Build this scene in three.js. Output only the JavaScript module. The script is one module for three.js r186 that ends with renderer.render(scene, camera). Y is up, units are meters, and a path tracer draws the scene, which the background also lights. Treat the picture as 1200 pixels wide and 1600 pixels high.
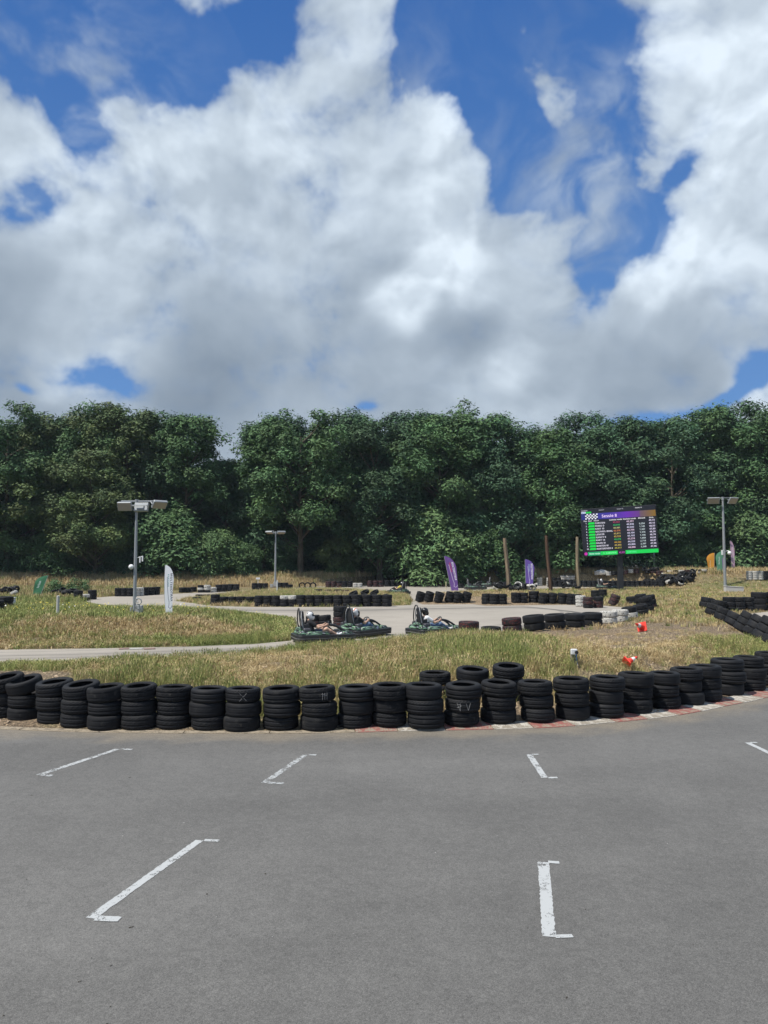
import * as THREE from 'three';
import { mergeGeometries } from 'three/addons/utils/BufferGeometryUtils.js';
import { RoundedBoxGeometry } from 'three/addons/geometries/RoundedBoxGeometry.js';

// ------------------------------------------------------------------ camera, sky, sun, exposure
const EYE = 2.8, FOCAL = 1208, PITCH = Math.atan(77 / FOCAL);          // eye height (m), focal length of the 1200 x 1600 photograph (px)
const scene = new THREE.Scene();
const camera = new THREE.PerspectiveCamera(2 * Math.atan(800 / FOCAL) * 180 / Math.PI, 768 / 1024, 0.1, 6000);
camera.position.set(0, EYE, 0);
camera.rotation.x = PITCH;
const renderer = new THREE.WebGLRenderer({ antialias: true });
renderer.setSize(768, 1024);
renderer.toneMapping = THREE.LinearToneMapping;
renderer.toneMappingExposure = 1.0;
renderer.shadowMap.enabled = true;
const SUN_DIR = new THREE.Vector3(-0.62, 1.25, 0.34).normalize();
const sun = new THREE.DirectionalLight(new THREE.Color().setRGB(1, 0.95, 0.87), 5.0);
sun.position.copy(SUN_DIR).multiplyScalar(150); sun.position.z -= 50;
sun.target.position.set(0, 0, -50); scene.add(sun.target);
sun.castShadow = true; sun.shadow.radius = 2;
sun.shadow.mapSize.set(4096, 4096);
Object.assign(sun.shadow.camera, { left: -90, right: 90, top: 90, bottom: -90, near: 1, far: 400 });
scene.add(sun);

// ------------------------------------------------------------------ helpers
function rng(seed) { let s = seed >>> 0; return () => { s = (s + 0x6d2b79f5) | 0; let t = Math.imul(s ^ (s >>> 15), 1 | s); t = (t + Math.imul(t ^ (t >>> 7), 61 | t)) ^ t; return ((t ^ (t >>> 14)) >>> 0) / 4294967296; }; }
const PERM = new Uint8Array(1024); { const r = rng(77), p = [...Array(256).keys()]; for (let i = 255; i > 0; i--) { const j = Math.floor(r() * (i + 1)); [p[i], p[j]] = [p[j], p[i]]; } for (let i = 0; i < 1024; i++) PERM[i] = p[i & 255]; }
const GX = new Float32Array(256), GY = new Float32Array(256), GZ = new Float32Array(256);
{ const r = rng(5); for (let i = 0; i < 256; i++) { const z = r() * 2 - 1, a = r() * 6.2832, q = Math.sqrt(1 - z * z); GX[i] = q * Math.cos(a); GY[i] = q * Math.sin(a); GZ[i] = z; } }
function noise3(x, y, z) {
  const xi = Math.floor(x), yi = Math.floor(y), zi = Math.floor(z), fx = x - xi, fy = y - yi, fz = z - zi, X = xi & 255, Y = yi & 255, Z = zi & 255;
  const u = fx * fx * fx * (fx * (fx * 6 - 15) + 10), v = fy * fy * fy * (fy * (fy * 6 - 15) + 10), w = fz * fz * fz * (fz * (fz * 6 - 15) + 10);
  const A = PERM[X] + Y, B = PERM[X + 1] + Y, AA = PERM[A] + Z, AB = PERM[A + 1] + Z, BA = PERM[B] + Z, BB = PERM[B + 1] + Z;
  const g = (h, a, b, c) => GX[h] * a + GY[h] * b + GZ[h] * c;
  const x00 = g(PERM[AA], fx, fy, fz), x10 = g(PERM[BA], fx - 1, fy, fz), x01 = g(PERM[AB], fx, fy - 1, fz), x11 = g(PERM[BB], fx - 1, fy - 1, fz);
  const y00 = g(PERM[AA + 1], fx, fy, fz - 1), y10 = g(PERM[BA + 1], fx - 1, fy, fz - 1), y01 = g(PERM[AB + 1], fx, fy - 1, fz - 1), y11 = g(PERM[BB + 1], fx - 1, fy - 1, fz - 1);
  const a = x00 + u * (x10 - x00), b = x01 + u * (x11 - x01), c = y00 + u * (y10 - y00), d = y01 + u * (y11 - y01), e = a + v * (b - a), f = c + v * (d - c);
  return (e + w * (f - e)) * 1.5;
}
const fbm = (x, y, z, n, gain = 0.5) => { let s = 0, a = 1, t = 0; for (let i = 0; i < n; i++) { s += a * noise3(x, y, z); t += a; a *= gain; x = x * 2.03 + 17.1; y = y * 2.03 + 5.7; z = z * 2.03 + 9.2; } return s / t; };
const clamp = (x, a = 0, b = 1) => Math.min(b, Math.max(a, x));
const sstep = (a, b, x) => { const t = clamp((x - a) / (b - a)); return t * t * (3 - 2 * t); };
const lerp = (a, b, t) => a + (b - a) * t;
const mix3 = (a, b, t) => [lerp(a[0], b[0], t), lerp(a[1], b[1], t), lerp(a[2], b[2], t)];
const lin = (c) => (c /= 255, c <= 0.04045 ? c / 12.92 : Math.pow((c + 0.055) / 1.055, 2.4));
const srgb = (r, g, b) => [lin(r), lin(g), lin(b)];
// the survey: a bearing and slope measured on the photograph -> a direction, and where it meets the level y = h
function bearing(px, py) {
  const cx = (px - 600) / FOCAL, cy = -(py - 800) / FOCAL, c = Math.cos(PITCH), s = Math.sin(PITCH);
  return new THREE.Vector3(cx, cy * c + s, cy * s - c);
}
function G(px, py, h = 0) { const d = bearing(px, py), t = (h - EYE) / d.y; return [d.x * t, d.z * t]; }

// ------------------------------------------------------------------ sky (air and clouds as a float panorama)
function makeSky() {
  const W = 4096, H = 2048, data = new Float32Array(W * H * 4);
  const A = (px, py) => { const d = bearing(px, py).normalize(); return [Math.atan2(d.x, -d.z) * 57.29578, Math.asin(d.y) * 57.29578]; };
  // gaps of blue air: place, half-sizes in degrees, turn, depth
  const gaps = [
    [210, 50, 8.6, 2.6, 0.05, 1.05], [60, 25, 5, 2.6, 0.2, 0.95], [95, 165, 1.6, 2.0, 0.6, 0.75], [15, 310, 2.2, 1.0, 0.8, 0.5], [20, 230, 2.4, 4, 0, 0.2], [300, 120, 3, 1.6, 0, 0.35],
    [725, 50, 3.2, 4.6, 0.2, 1.2], [780, 155, 2.0, 4.6, 0.3, 1.15], [826, 255, 1.5, 2.2, 0.3, 0.9], [880, 290, 2.6, 2.2, 0.5, 0.4], [940, 400, 3.0, 2.0, 0.55, 0.55], [990, 375, 1.5, 1.9, 0.6, 0.8], [1030, 285, 2.0, 0.8, 0.9, 0.55],
    [900, 15, 3.0, 2.4, -0.3, 0.85], [925, 180, 2.6, 5.0, 0.2, 0.56], [980, 60, 2.0, 3.0, 0.2, 0.45], [640, 15, 1.8, 1.8, 0, 0.8], [630, 120, 2.4, 2.6, 0, 0.36], [160, 585, 2.4, 1.2, -0.35, 0.95], [1185, 560, 1.8, 1.0, 0.3, 0.85], [1020, 632, 2.4, 0.7, 0.15, 0.6], [1110, 605, 1.6, 0.6, 0.3, 0.55], [570, 640, 1.1, 0.5, 0, 0.45], [435, 30, 2.0, 1.8, 0, 0.7], [35, 600, 0.8, 0.5, 0, 0.55],
  ].map(([x, y, a, b, t, k]) => [...A(x, y), a, b, Math.cos(t), Math.sin(t), k]);
  // how brightly lit each part of the cloud is: place, reach in degrees, sRGB grey
  const tones = [
    [230, 190, 5, 222], [110, 260, 4, 226], [30, 130, 3, 205], [460, 225, 2.6, 238], [380, 130, 4, 214], [545, 55, 2.4, 220], [560, 190, 4, 205], [730, 215, 2.2, 236], [690, 300, 2.4, 228], [610, 260, 3, 208], [545, 315, 1.8, 220], [530, 400, 1.0, 208],
    [250, 300, 4, 218], [200, 400, 4, 204], [340, 380, 4, 212], [460, 360, 4, 200], [130, 500, 3, 204], [40, 480, 3, 170], [10, 580, 3, 164], [90, 590, 1.8, 226], [300, 585, 3.2, 152], [330, 520, 4, 172], [430, 560, 3.4, 176], [200, 520, 2, 206], [460, 500, 1.1, 196], [560, 480, 3, 180], [620, 610, 3.5, 180], [400, 640, 3, 178],
    [700, 395, 1.6, 244, 4], [640, 465, 1.4, 236, 3], [735, 440, 1.7, 226, 2.5], [740, 515, 1.8, 166, 3], [800, 470, 1.8, 192], [800, 565, 1.5, 216, 2], [680, 570, 1.8, 190], [860, 350, 3, 206], [900, 250, 3, 200], [760, 640, 2.5, 196], [900, 640, 2.5, 198],
    [1055, 65, 1.6, 244], [1130, 160, 3, 238], [1180, 60, 3, 234], [1000, 160, 2.2, 214], [1100, 300, 2.2, 238, 1.6], [1050, 400, 1.9, 246, 2.5], [1010, 450, 1.5, 240, 2.5], [1150, 410, 2.0, 234], [1160, 290, 2.0, 214], [1180, 330, 1.6, 208], [1190, 480, 2.4, 196], [1080, 480, 2.0, 200], [960, 560, 2.6, 174, 1.5], [1070, 545, 2.6, 168, 1.5], [940, 480, 1.6, 206], [860, 560, 2, 184], [1160, 595, 1.6, 228], [1060, 645, 1.4, 214], [940, 610, 2, 170],
  ].map(([x, y, r, g, w = 1]) => [...A(x, y), r, g, w]);
  const sunD = SUN_DIR;
  for (let row = H / 2 - 4; row < H; row++) {
    const el = ((row + 0.5) / H - 0.5) * Math.PI, ce = Math.cos(el), se = Math.sin(el), elD = el * 57.29578;
    for (let col = 0; col < W; col++) {
      const lon = ((col + 0.5) / W - 0.5) * 2 * Math.PI, x = Math.cos(lon) * ce, z = Math.sin(lon) * ce, y = se;
      const az = Math.atan2(x, -z) * 57.29578, i = (row * W + col) * 4;
      const inside = sstep(48, 32, Math.abs(az)) * sstep(56, 42, elD);
      // stretch: clouds higher than the horizon band are drawn with rounder lumps
      const X = x * 5.2, Y = y * 6.4, Z = z * 5.2;
      const wx = fbm(X * 0.9 + 3, Y * 0.9, Z * 0.9, 3), wy = fbm(X * 0.9 - 9, Y * 0.9 + 4, Z * 0.9 + 2, 3);
      const azw = az + wx * 3.4, elw = elD + wy * 3.0;
      let cover = 0.86, tone = 198, light = 0;
      if (inside > 0) {
        for (const g of gaps) { const dx = azw - g[0], dy = elw - g[1], a = (dx * g[4] + dy * g[5]) / g[2], b = (-dx * g[5] + dy * g[4]) / g[3], q = a * a + b * b; if (q < 6) cover -= 1.42 * g[6] * Math.exp(-q * 0.8); }
        let tw = 0.12, ts = 0.12 * 196;
        for (const t of tones) { const dx = azw - t[0], dy = elw - t[1], q = (dx * dx + dy * dy) / (t[2] * t[2]); if (q < 9) { const w = Math.exp(-q) * t[4]; tw += w; ts += w * t[3]; } }
        tone = ts / tw; tone += 0.10 * (tone - 196) - 3;
      }
      if (inside < 1) {
        const c2 = 0.34 + fbm(X * 0.55 + 40, Y * 0.55, Z * 0.55, 3) * 1.1;
        cover = lerp(c2, cover, inside); tone = lerp(196 + fbm(X * 0.8, Y * 0.8 + 20, Z * 0.8, 3) * 60, tone, inside);
      }
      const px = X + wx * 0.22, py = Y + wy * 0.22, pz = Z + wx * 0.16;
      const d1 = fbm(px * 1.9, py * 1.9, pz * 1.9, 8, 0.6);
      const dens = cover + d1 * 1.35;
      let alpha = 1 - Math.exp(-Math.pow(Math.max(0, dens - 0.05), 1.5) * 6.2);
      // thin wisps drawn out beside the big clouds
      const wz = inside * (Math.exp(-Math.pow((az - 15.5) / 5.5, 2) - Math.pow((elD - 25) / 8, 2)) + 0.8 * Math.exp(-Math.pow((az + 22) / 7, 2) - Math.pow((elD - 29) / 6, 2)) + 0.5 * Math.exp(-Math.pow((az - 3) / 4, 2) - Math.pow((elD - 31) / 5, 2))) + (1 - inside) * 0.4;
      if (wz > 0.03) { const f = fbm(X * 2.6 + wy * 1.6, Y * 2.0 + wx * 1.6, Z * 2.6, 7, 0.58); alpha = Math.max(alpha, wz * 0.85 * sstep(-0.25, 0.42, f + wx * 0.25)); }
      // relief: thicker towards the sun means shade
      if (alpha > 0.02) {
        const e = 0.12, s = 1.6, d2 = fbm((px + sunD.x * e) * s, (py + sunD.y * e) * s, (pz + sunD.z * e) * s, 5, 0.5), d0 = fbm(px * s, py * s, pz * s, 5, 0.5);
        const contrast = sstep(165, 235, tone);
        light = clamp((d0 - d2) * (22 + 74 * contrast), -18, 14) + d1 * (5 + 12 * contrast);
        tone = tone + light - 14 * (1 - alpha);
      }
      tone = clamp(tone, 120, 247);
      const t = clamp((tone - 150) / 90), cool = 1 - t;
      const cl = [lin(tone - 13 - 2 * cool), lin(tone), lin(tone + 12 + 5 * cool)];
      const h = clamp(elD / 40), air = mix3(srgb(126, 172, 226), srgb(56, 104, 174), Math.pow(h, 0.65));
      for (let c = 0; c < 3; c++) data[i + c] = lerp(air[c], cl[c], alpha);
      data[i + 3] = 1;
    }
  }
  for (let i = 0; i < (H / 2 - 4) * W; i++) { data[i * 4] = 0.2; data[i * 4 + 1] = 0.2; data[i * 4 + 2] = 0.18; data[i * 4 + 3] = 1; }
  const t = new THREE.DataTexture(data, W, H, THREE.RGBAFormat, THREE.FloatType);
  t.mapping = THREE.EquirectangularReflectionMapping; t.magFilter = THREE.LinearFilter; t.needsUpdate = true;
  return t;
}
const sky = makeSky();
scene.background = sky; scene.environment = sky;
scene.fog = new THREE.FogExp2(new THREE.Color().setRGB(0.72, 0.86, 1), 0.0002);

// ------------------------------------------------------------------ naming and describing
const taken = {};
function numbered(name) { const n = taken[name] = (taken[name] ?? -1) + 1; return n ? name + '_' + String(n).padStart(3, '0') : name; }
function shade(o) { o.traverse((m) => { if (m.isMesh) { m.castShadow = true; m.receiveShadow = true; } }); return o; }
function tag(o, label, category, group) { o.userData = { label, category }; if (group) o.userData.group = group; return o; }
function mesh(name, geo, mat, parent) { const m = new THREE.Mesh(geo, mat); m.name = parent ? name : numbered(name); m.castShadow = m.receiveShadow = true; (parent || scene).add(m); return m; }
function thing(name, label, category, pos = [0, 0, 0], turn = 0, group) { const g = new THREE.Group(); g.name = numbered(name); g.position.set(...pos); g.rotation.y = turn; scene.add(g); return tag(g, label, category, group); }
function copyOf(o, label, group) { const c = o.clone(); c.name = numbered(o.name.replace(/_\d{3}$/, '')); scene.add(c); c.userData = { ...o.userData, label }; if (group) c.userData.group = group; return c; }
const structure = (o) => { o.userData = { ...o.userData, kind: 'structure' }; return o; };
const stuff = (o, label, category) => { o.userData = { ...o.userData, kind: 'stuff' }; if (label) { o.userData.label = label; o.userData.category = category; } return o; };
const ORD = ['', 'first', 'second', 'third', 'fourth', 'fifth', 'sixth', 'seventh', 'eighth', 'ninth', 'tenth', 'eleventh', 'twelfth', 'thirteenth', 'fourteenth', 'fifteenth', 'sixteenth', 'seventeenth', 'eighteenth', 'nineteenth', 'twentieth', 'twenty-first', 'twenty-second', 'twenty-third', 'twenty-fourth', 'twenty-fifth', 'twenty-sixth', 'twenty-seventh', 'twenty-eighth', 'twenty-ninth', 'thirtieth'];

function std(rgb, rough = 0.8, extra = {}) { const m = new THREE.MeshStandardMaterial({ roughness: rough, metalness: 0, side: THREE.DoubleSide, ...extra }); m.color.setRGB(...rgb); return m; }
function box(w, h, d, x = 0, y = 0, z = 0, r = 0) { const g = r ? new RoundedBoxGeometry(w, h, d, 2, r) : new THREE.BoxGeometry(w, h, d); g.translate(x, y, z); return g; }
function bar(a, b, r0, r1 = r0, seg = 8) {            // a round bar from a to b
  const A = new THREE.Vector3(...a), B = new THREE.Vector3(...b), d = B.clone().sub(A), g = new THREE.CylinderGeometry(r1, r0, d.length(), seg, 1);
  g.applyQuaternion(new THREE.Quaternion().setFromUnitVectors(new THREE.Vector3(0, 1, 0), d.normalize())); g.translate((A.x + B.x) / 2, (A.y + B.y) / 2, (A.z + B.z) / 2); return g;
}
function tube(pts, r, n = 24, seg = 7, closed = false) { return new THREE.TubeGeometry(new THREE.CatmullRomCurve3(pts.map((p) => new THREE.Vector3(...p)), closed), n, r, seg, closed); }
function join(list) { return mergeGeometries(list.map((g) => { const h = g.index ? g.toNonIndexed() : g; for (const k of Object.keys(h.attributes)) if (!['position', 'normal', 'uv'].includes(k)) h.deleteAttribute(k); return h; })); }

// textures: a grey tile times the material's colour, in metres
function tile(n, f, srgbOut = true) {
  const d = new Uint8Array(n * n * 4);
  for (let y = 0; y < n; y++) for (let x = 0; x < n; x++) { const c = f(x / n, y / n, x, y), i = (y * n + x) * 4; for (let k = 0; k < 3; k++) d[i + k] = clamp(Array.isArray(c) ? c[k] : c) * 255; d[i + 3] = 255; }
  const t = new THREE.DataTexture(d, n, n); t.wrapS = t.wrapT = THREE.RepeatWrapping; t.magFilter = THREE.LinearFilter; t.minFilter = THREE.LinearMipmapLinearFilter; t.generateMipmaps = true;
  if (srgbOut) t.colorSpace = THREE.SRGBColorSpace; t.needsUpdate = true; return t;
}
const rep = (t, s) => { const c = t.clone(); c.repeat.set(s, s); c.needsUpdate = true; return c; };
// noise that wraps round on the tile
function loopNoise(n, seed) {
  const r = rng(seed), v = new Float32Array(n * n).map(() => r());
  return (x, y) => { x *= n; y *= n; const i = Math.floor(x), j = Math.floor(y), a = x - i, b = y - j, u = a * a * (3 - 2 * a), w = b * b * (3 - 2 * b), q = (p, s) => v[((s % n + n) % n) * n + ((p % n + n) % n)]; return lerp(lerp(q(i, j), q(i + 1, j), u), lerp(q(i, j + 1), q(i + 1, j + 1), u), w); };
}

// ------------------------------------------------------------------ the layout of the track, surveyed
const P = (list) => list.map(([x, y]) => G(x, y));
const KERB_LINE = [[-20, -17.6], [-14, -15.7], [-10.5, -14.4], [-8.2, -13.55], ...P([[0, 1140], [150, 1145], [380, 1147], [520, 1146], [630, 1143], [780, 1140], [870, 1137], [923, 1132.5], [985, 1127], [1048, 1120], [1096, 1112], [1139, 1103], [1173, 1096.5], [1200, 1090]]), [9.5, -17.5], [12, -19.9], [15, -23.3]];
const FRONT = [...KERB_LINE, [30, -23], [60, 30], [-60, 30], [-40, -19]];
const BACK = P([[-300, 1050], [-100, 1045], [0, 1041], [150, 1038], [300, 1034], [453, 1024], [560, 1014], [650, 1007], [740, 997], [800, 988], [880, 976], [930, 968], [972, 958], [985, 950], [940, 946], [880, 945], [760, 946.5], [738, 944], [660, 944.5], [648, 938], [660, 931], [735, 928], [780, 923], [900, 920.5], [1000, 919], [1030, 918], [1030, 916], [1000, 915.5], [900, 915], [780, 915], [740, 914.5], [600, 913], [480, 917], [375, 922.5], [250, 929], [180, 931.5], [145, 934], [128, 940], [152, 946], [200, 950.5], [300, 954], [400, 960], [459, 966], [464, 985], [453, 1001], [400, 1006], [300, 1010], [150, 1013], [0, 1015], [-300, 1018]]);
const ISLAND = P([[272, 939], [330, 932], [375, 926], [480, 922], [560, 923.5], [600, 926], [640, 931], [645, 940], [641, 945.5], [560, 948.5], [400, 948.5], [330, 947], [300, 942.5]]);
const RIGHT = P([[1138, 963], [1200, 955.5], [1345, 955], [1345, 1010], [1205, 992], [1165, 974]]);
function sdPoly(poly, x, z) {
  let d = 1e9, inside = false;
  for (let i = 0, j = poly.length - 1; i < poly.length; j = i++) {
    const [ax, az] = poly[j], [bx, bz] = poly[i], ex = bx - ax, ez = bz - az, t = clamp(((x - ax) * ex + (z - az) * ez) / (ex * ex + ez * ez)), px = ax + ex * t - x, pz = az + ez * t - z;
    d = Math.min(d, px * px + pz * pz);
    if ((az > z) !== (bz > z) && x < ((bx - ax) * (z - az)) / (bz - az) + ax) inside = !inside;
  }
  return inside ? -Math.sqrt(d) : Math.sqrt(d);
}
const zoneOf = (x, z) => {                                   // distances to the tarmacs and which lawn this is
  const f = sdPoly(FRONT, x, z), b = sdPoly(BACK, x, z), i = -sdPoly(ISLAND, x, z), r = sdPoly(RIGHT, x, z);
  const back = Math.max(b, i > -0.001 ? i : -1e9), s = Math.min(f, i > 0 ? i : b, r);
  return { f, b, i, r, s };
};
function heightAt(x, z, q = zoneOf(x, z)) {
  const { f, b, i, r, s } = q;
  if (s <= 0) return -0.05 * sstep(0, 0.5, -s);
  let h = 0.04 * sstep(0, 0.3, s);
  const wide = lerp(lerp(5.2, 3.4, sstep(-6, -1, x)), 11, sstep(0.5, 7, x));
  const dFar = Math.min(i > 0 ? 99 : b, r + 0.5);
  const bank = (0.44 - 0.07 * sstep(-7, -4, x) + 0.27 * sstep(-2, 4, x) - 0.25 * sstep(9, 13, x)) * sstep(0.5, 3.0, f) * sstep(0, wide, dFar) * sstep(14, 8, f);
  h += bank;
  if (z < -22 && x < -2) h += (0.56 + 0.14 * sstep(-12, -17, x)) * sstep(0.6, 5.4, Math.min(b, 30)) * sstep(-44, -35, z + 0.22 * (x + 12)) * sstep(-23, -25, z);
  if (i > 0) h += 0.18 * sstep(0.3, 4, i);
  if (x > 1 && z < -48 && z > -80) h += 0.3 * sstep(0.2, 2.5, s) * sstep(15, 10, x);
  const foot = lerp(-84, -77, sstep(26, 33, x)); h += sstep(foot, foot - 7, z) * lerp(0.95, 1.45, sstep(5, 25, x));
  h += sstep(0.2, 1.6, s) * (fbm(x * 0.35, 0, z * 0.35, 3) * 0.10 + fbm(x * 1.9, 4, z * 1.9, 3) * 0.055);
  return h;
}
function standOn(px, py) {                                   // where a surveyed bearing meets the ground
  const d = bearing(px, py); let t0 = 8, prev = 1;
  for (let t = 8; t < 240; t += 0.25) { const y = EYE + d.y * t, h = Math.max(0, heightAt(d.x * t, d.z * t)); if (y < h) { const u = t - 0.25 * (h - y) / ((h - y) + prev); return [d.x * u, Math.max(0, heightAt(d.x * u, d.z * u)), d.z * u]; } prev = y - h; t0 = t; }
  return [d.x * t0, 0, d.z * t0];
}
const at = (px, depth) => { const d = bearing(px, 877); return [d.x / -d.z * depth, -depth]; };   // on a bearing, a given distance ahead

// what grows or lies where: share of green, of bare soil
function cover(x, z, q) {
  const { f, b, i, s } = q, n1 = fbm(x * 0.22 + 7, 1, z * 0.22, 3), n2 = fbm(x * 0.9, 2, z * 0.9 + 3, 3), n3 = fbm(x * 3.1, 3, z * 3.1, 2);
  let green = 0.45, bare = 0.05, sand = 0;
  if (f < 12 && z > -34) {                                   // the bank behind the tyres
    green = 0.47 + n1 * 1.1 + n2 * 0.8; bare = 0.12 + 0.7 * sstep(0.18, 0.5, -n1 + n2 * 0.6) - n3 * 0.25;
    bare += sstep(-5.6, -6.8, x) * 0.85 * sstep(3.6, 2.6, f) + sstep(1.4, 0.3, f) * 0.7;
    const m = sstep(3.5, 7, x) * sstep(2.6, 5.4, f); green -= m * 0.42; bare += m * 0.72 + m * n2 * 0.7;
    const c = Math.hypot(x - 4.6, (z + 15.4) * 1.2); green += 0.2 * sstep(1.5, 3.2, x) * sstep(2.6, 1.2, f); bare += 0.4 * sstep(1.5, 0.4, c);
    if (x > 7.5) green += 0.35 * sstep(4.5, 2, f);
  } else if (i > 0) { green = 0.5 + n1 * 0.6 + n2 * 0.3; bare = -0.1; }
  else if (x < -1 && z > -56) {                              // the mound on the left: green foot and top, straw face
    const face = sstep(1.0, 2.0, b + n2) * sstep(6.2, 4.4, b + n1 * 2) * sstep(-32.5, -29.5, z + n1 * 2) * sstep(-16, -11, x); green = 1.05 + n1 * 0.6 + n2 * 0.4 - 0.92 * face; bare = -0.15 + n2 * 0.2 + 0.2 * face;
  } else if (x > 1 && x < 14 && z > -62) { green = 0.15 + n2 * 0.3; bare = 0.4; sand = sstep(4.5, 1.2, s) * sstep(12.5, 9, x); }
  else if (z > -80) { green = 0.42 + n1 * 0.6 + n2 * 0.4; bare = 0.12 + n2 * 0.5 + sstep(0.8, 0.1, s) * 0.3; }
  else { green = 0.06 + n1 * 0.5 + n2 * 0.3 + 0.35 * sstep(28, 36, x) * sstep(-84, -80, z); bare = 0.3 + n2 * 0.5; }
  return { green: clamp(green), bare: clamp(bare), sand, n1, n2, n3 };
}

// ------------------------------------------------------------------ ground: one sheet to the horizon
{
  const lines = (parts) => { const o = []; for (const [a, b, step] of parts) { const n = Math.max(1, Math.round(Math.abs(b - a) / step)); for (let k = 0; k < n; k++) o.push(a + (b - a) * k / n); } o.push(parts.at(-1)[1]); return o; };
  const xs = lines([[-3000, -400, 500], [-400, -80, 40], [-80, -40, 1.2], [-40, -14, 0.4], [-14, 18, 0.16], [18, 45, 0.4], [45, 80, 1.2], [80, 400, 40], [400, 3000, 500]]);
  const zs = lines([[600, 30, 80], [30, -12, 6], [-12, -30, 0.15], [-30, -60, 0.32], [-60, -95, 0.55], [-95, -130, 3], [-130, -400, 40], [-400, -3000, 500]]);
  const nx = xs.length, nz = zs.length, pos = new Float32Array(nx * nz * 3), col = new Float32Array(nx * nz * 3), uv = new Float32Array(nx * nz * 2), idx = [];
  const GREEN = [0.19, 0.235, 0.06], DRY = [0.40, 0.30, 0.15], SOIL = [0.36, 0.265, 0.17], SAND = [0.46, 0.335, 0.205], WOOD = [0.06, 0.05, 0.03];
  for (let j = 0, k = 0; j < nz; j++) for (let i = 0; i < nx; i++, k++) {
    const x = xs[i], z = zs[j]; let y = -0.05, c = SOIL;
    if (z < -11 && z > -130 && Math.abs(x) < 82) {
      const q = zoneOf(x, z), g = cover(x, z, q); y = heightAt(x, z, q);
      c = mix3(DRY, GREEN, g.green); c = mix3(c, SOIL, g.bare); c = mix3(c, SAND, g.sand);
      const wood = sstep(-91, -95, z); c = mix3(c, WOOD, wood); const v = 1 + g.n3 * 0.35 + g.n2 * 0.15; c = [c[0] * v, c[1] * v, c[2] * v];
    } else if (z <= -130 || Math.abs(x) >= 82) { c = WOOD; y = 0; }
    pos.set([x, y, z], k * 3); col.set(c, k * 3); uv.set([x, z], k * 2);
    if (i && j) idx.push(k - nx - 1, k - nx, k - 1, k - nx, k, k - 1);
  }
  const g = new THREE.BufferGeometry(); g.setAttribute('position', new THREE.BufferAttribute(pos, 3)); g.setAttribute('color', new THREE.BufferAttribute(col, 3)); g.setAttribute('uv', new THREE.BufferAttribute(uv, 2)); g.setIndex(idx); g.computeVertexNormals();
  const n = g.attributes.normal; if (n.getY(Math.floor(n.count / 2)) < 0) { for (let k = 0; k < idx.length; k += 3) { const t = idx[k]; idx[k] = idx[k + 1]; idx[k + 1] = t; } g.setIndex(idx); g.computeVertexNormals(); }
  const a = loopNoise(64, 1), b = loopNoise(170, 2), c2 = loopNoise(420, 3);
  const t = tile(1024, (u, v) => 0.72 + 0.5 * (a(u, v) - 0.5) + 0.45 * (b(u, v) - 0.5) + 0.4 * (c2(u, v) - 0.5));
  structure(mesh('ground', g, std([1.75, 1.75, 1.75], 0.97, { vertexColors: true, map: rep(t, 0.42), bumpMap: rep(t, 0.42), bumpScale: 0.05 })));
}
// ------------------------------------------------------------------ tarmac
const gritMap = (() => {
  const a = loopNoise(40, 21), b = loopNoise(150, 22), c = loopNoise(520, 23), r = rng(24), n = 1800, stones = loopNoise(900, 25);
  return tile(2048, (u, v) => { const s = stones(u, v); let g = 0.60 + 0.04 * (a(u, v) - 0.5) + 0.06 * (b(u, v) - 0.5) + 0.17 * (c(u, v) - 0.5) + 0.16 * (s - 0.5); if (s > 0.93) g += (s - 0.93) * 4.2; if (s < 0.1) g -= (0.1 - s) * 2.2; return g; });
})();
{
  // the starting area in the foreground: from the kerb line towards and behind the camera
  const along = []; for (let i = 0; i < KERB_LINE.length - 1; i++) { const [ax, az] = KERB_LINE[i], [bx, bz] = KERB_LINE[i + 1], n = Math.max(1, Math.round(Math.hypot(bx - ax, bz - az) / 0.22)); for (let k = 0; k < n; k++) along.push([lerp(ax, bx, k / n), lerp(az, bz, k / n)]); }
  const rows = 92, nx = along.length, pos = [], uv = [], col = [], idx = [];
  for (let j = 0; j <= rows; j++) for (let i = 0; i < nx; i++) {
    const t = j / rows, [x, ze] = along[i], z = lerp(ze - 0.22, 12, Math.pow(t, 1.5));
    pos.push(x, 0.004, z); uv.push(x, z);
    const c = Math.hypot(x + 9, z + 60), ze0 = z - ze;
    let v = 1 + fbm(x * 0.16, 7, z * 0.5, 3) * 0.32 + fbm(c * 2.2, 3, Math.atan2(x + 9, z + 60) * 6, 3) * 0.10 + fbm(x * 1.3, 8, z * 1.3, 3) * 0.16;
    const dust = sstep(0.75, 0.1, ze0 + fbm(x * 1.4, 1, z * 2, 3) * 0.7);
    col.push(...mix3([v, v, v * 0.985], [1.75, 1.55, 1.25], dust * 0.75));
    if (i && j) { const k = j * nx + i; idx.push(k - nx - 1, k - 1, k - nx, k - nx, k - 1, k); }
  }
  const g = new THREE.BufferGeometry(); g.setAttribute('position', new THREE.Float32BufferAttribute(pos, 3)); g.setAttribute('uv', new THREE.Float32BufferAttribute(uv, 2)); g.setAttribute('color', new THREE.Float32BufferAttribute(col, 3)); g.setIndex(idx); g.computeVertexNormals();
  structure(mesh('starting_area_tarmac', g, std([0.375, 0.366, 0.350], 0.82, { vertexColors: true, map: rep(gritMap, 0.36), bumpMap: rep(gritMap, 0.36), bumpScale: 0.0025 })));
}
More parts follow.
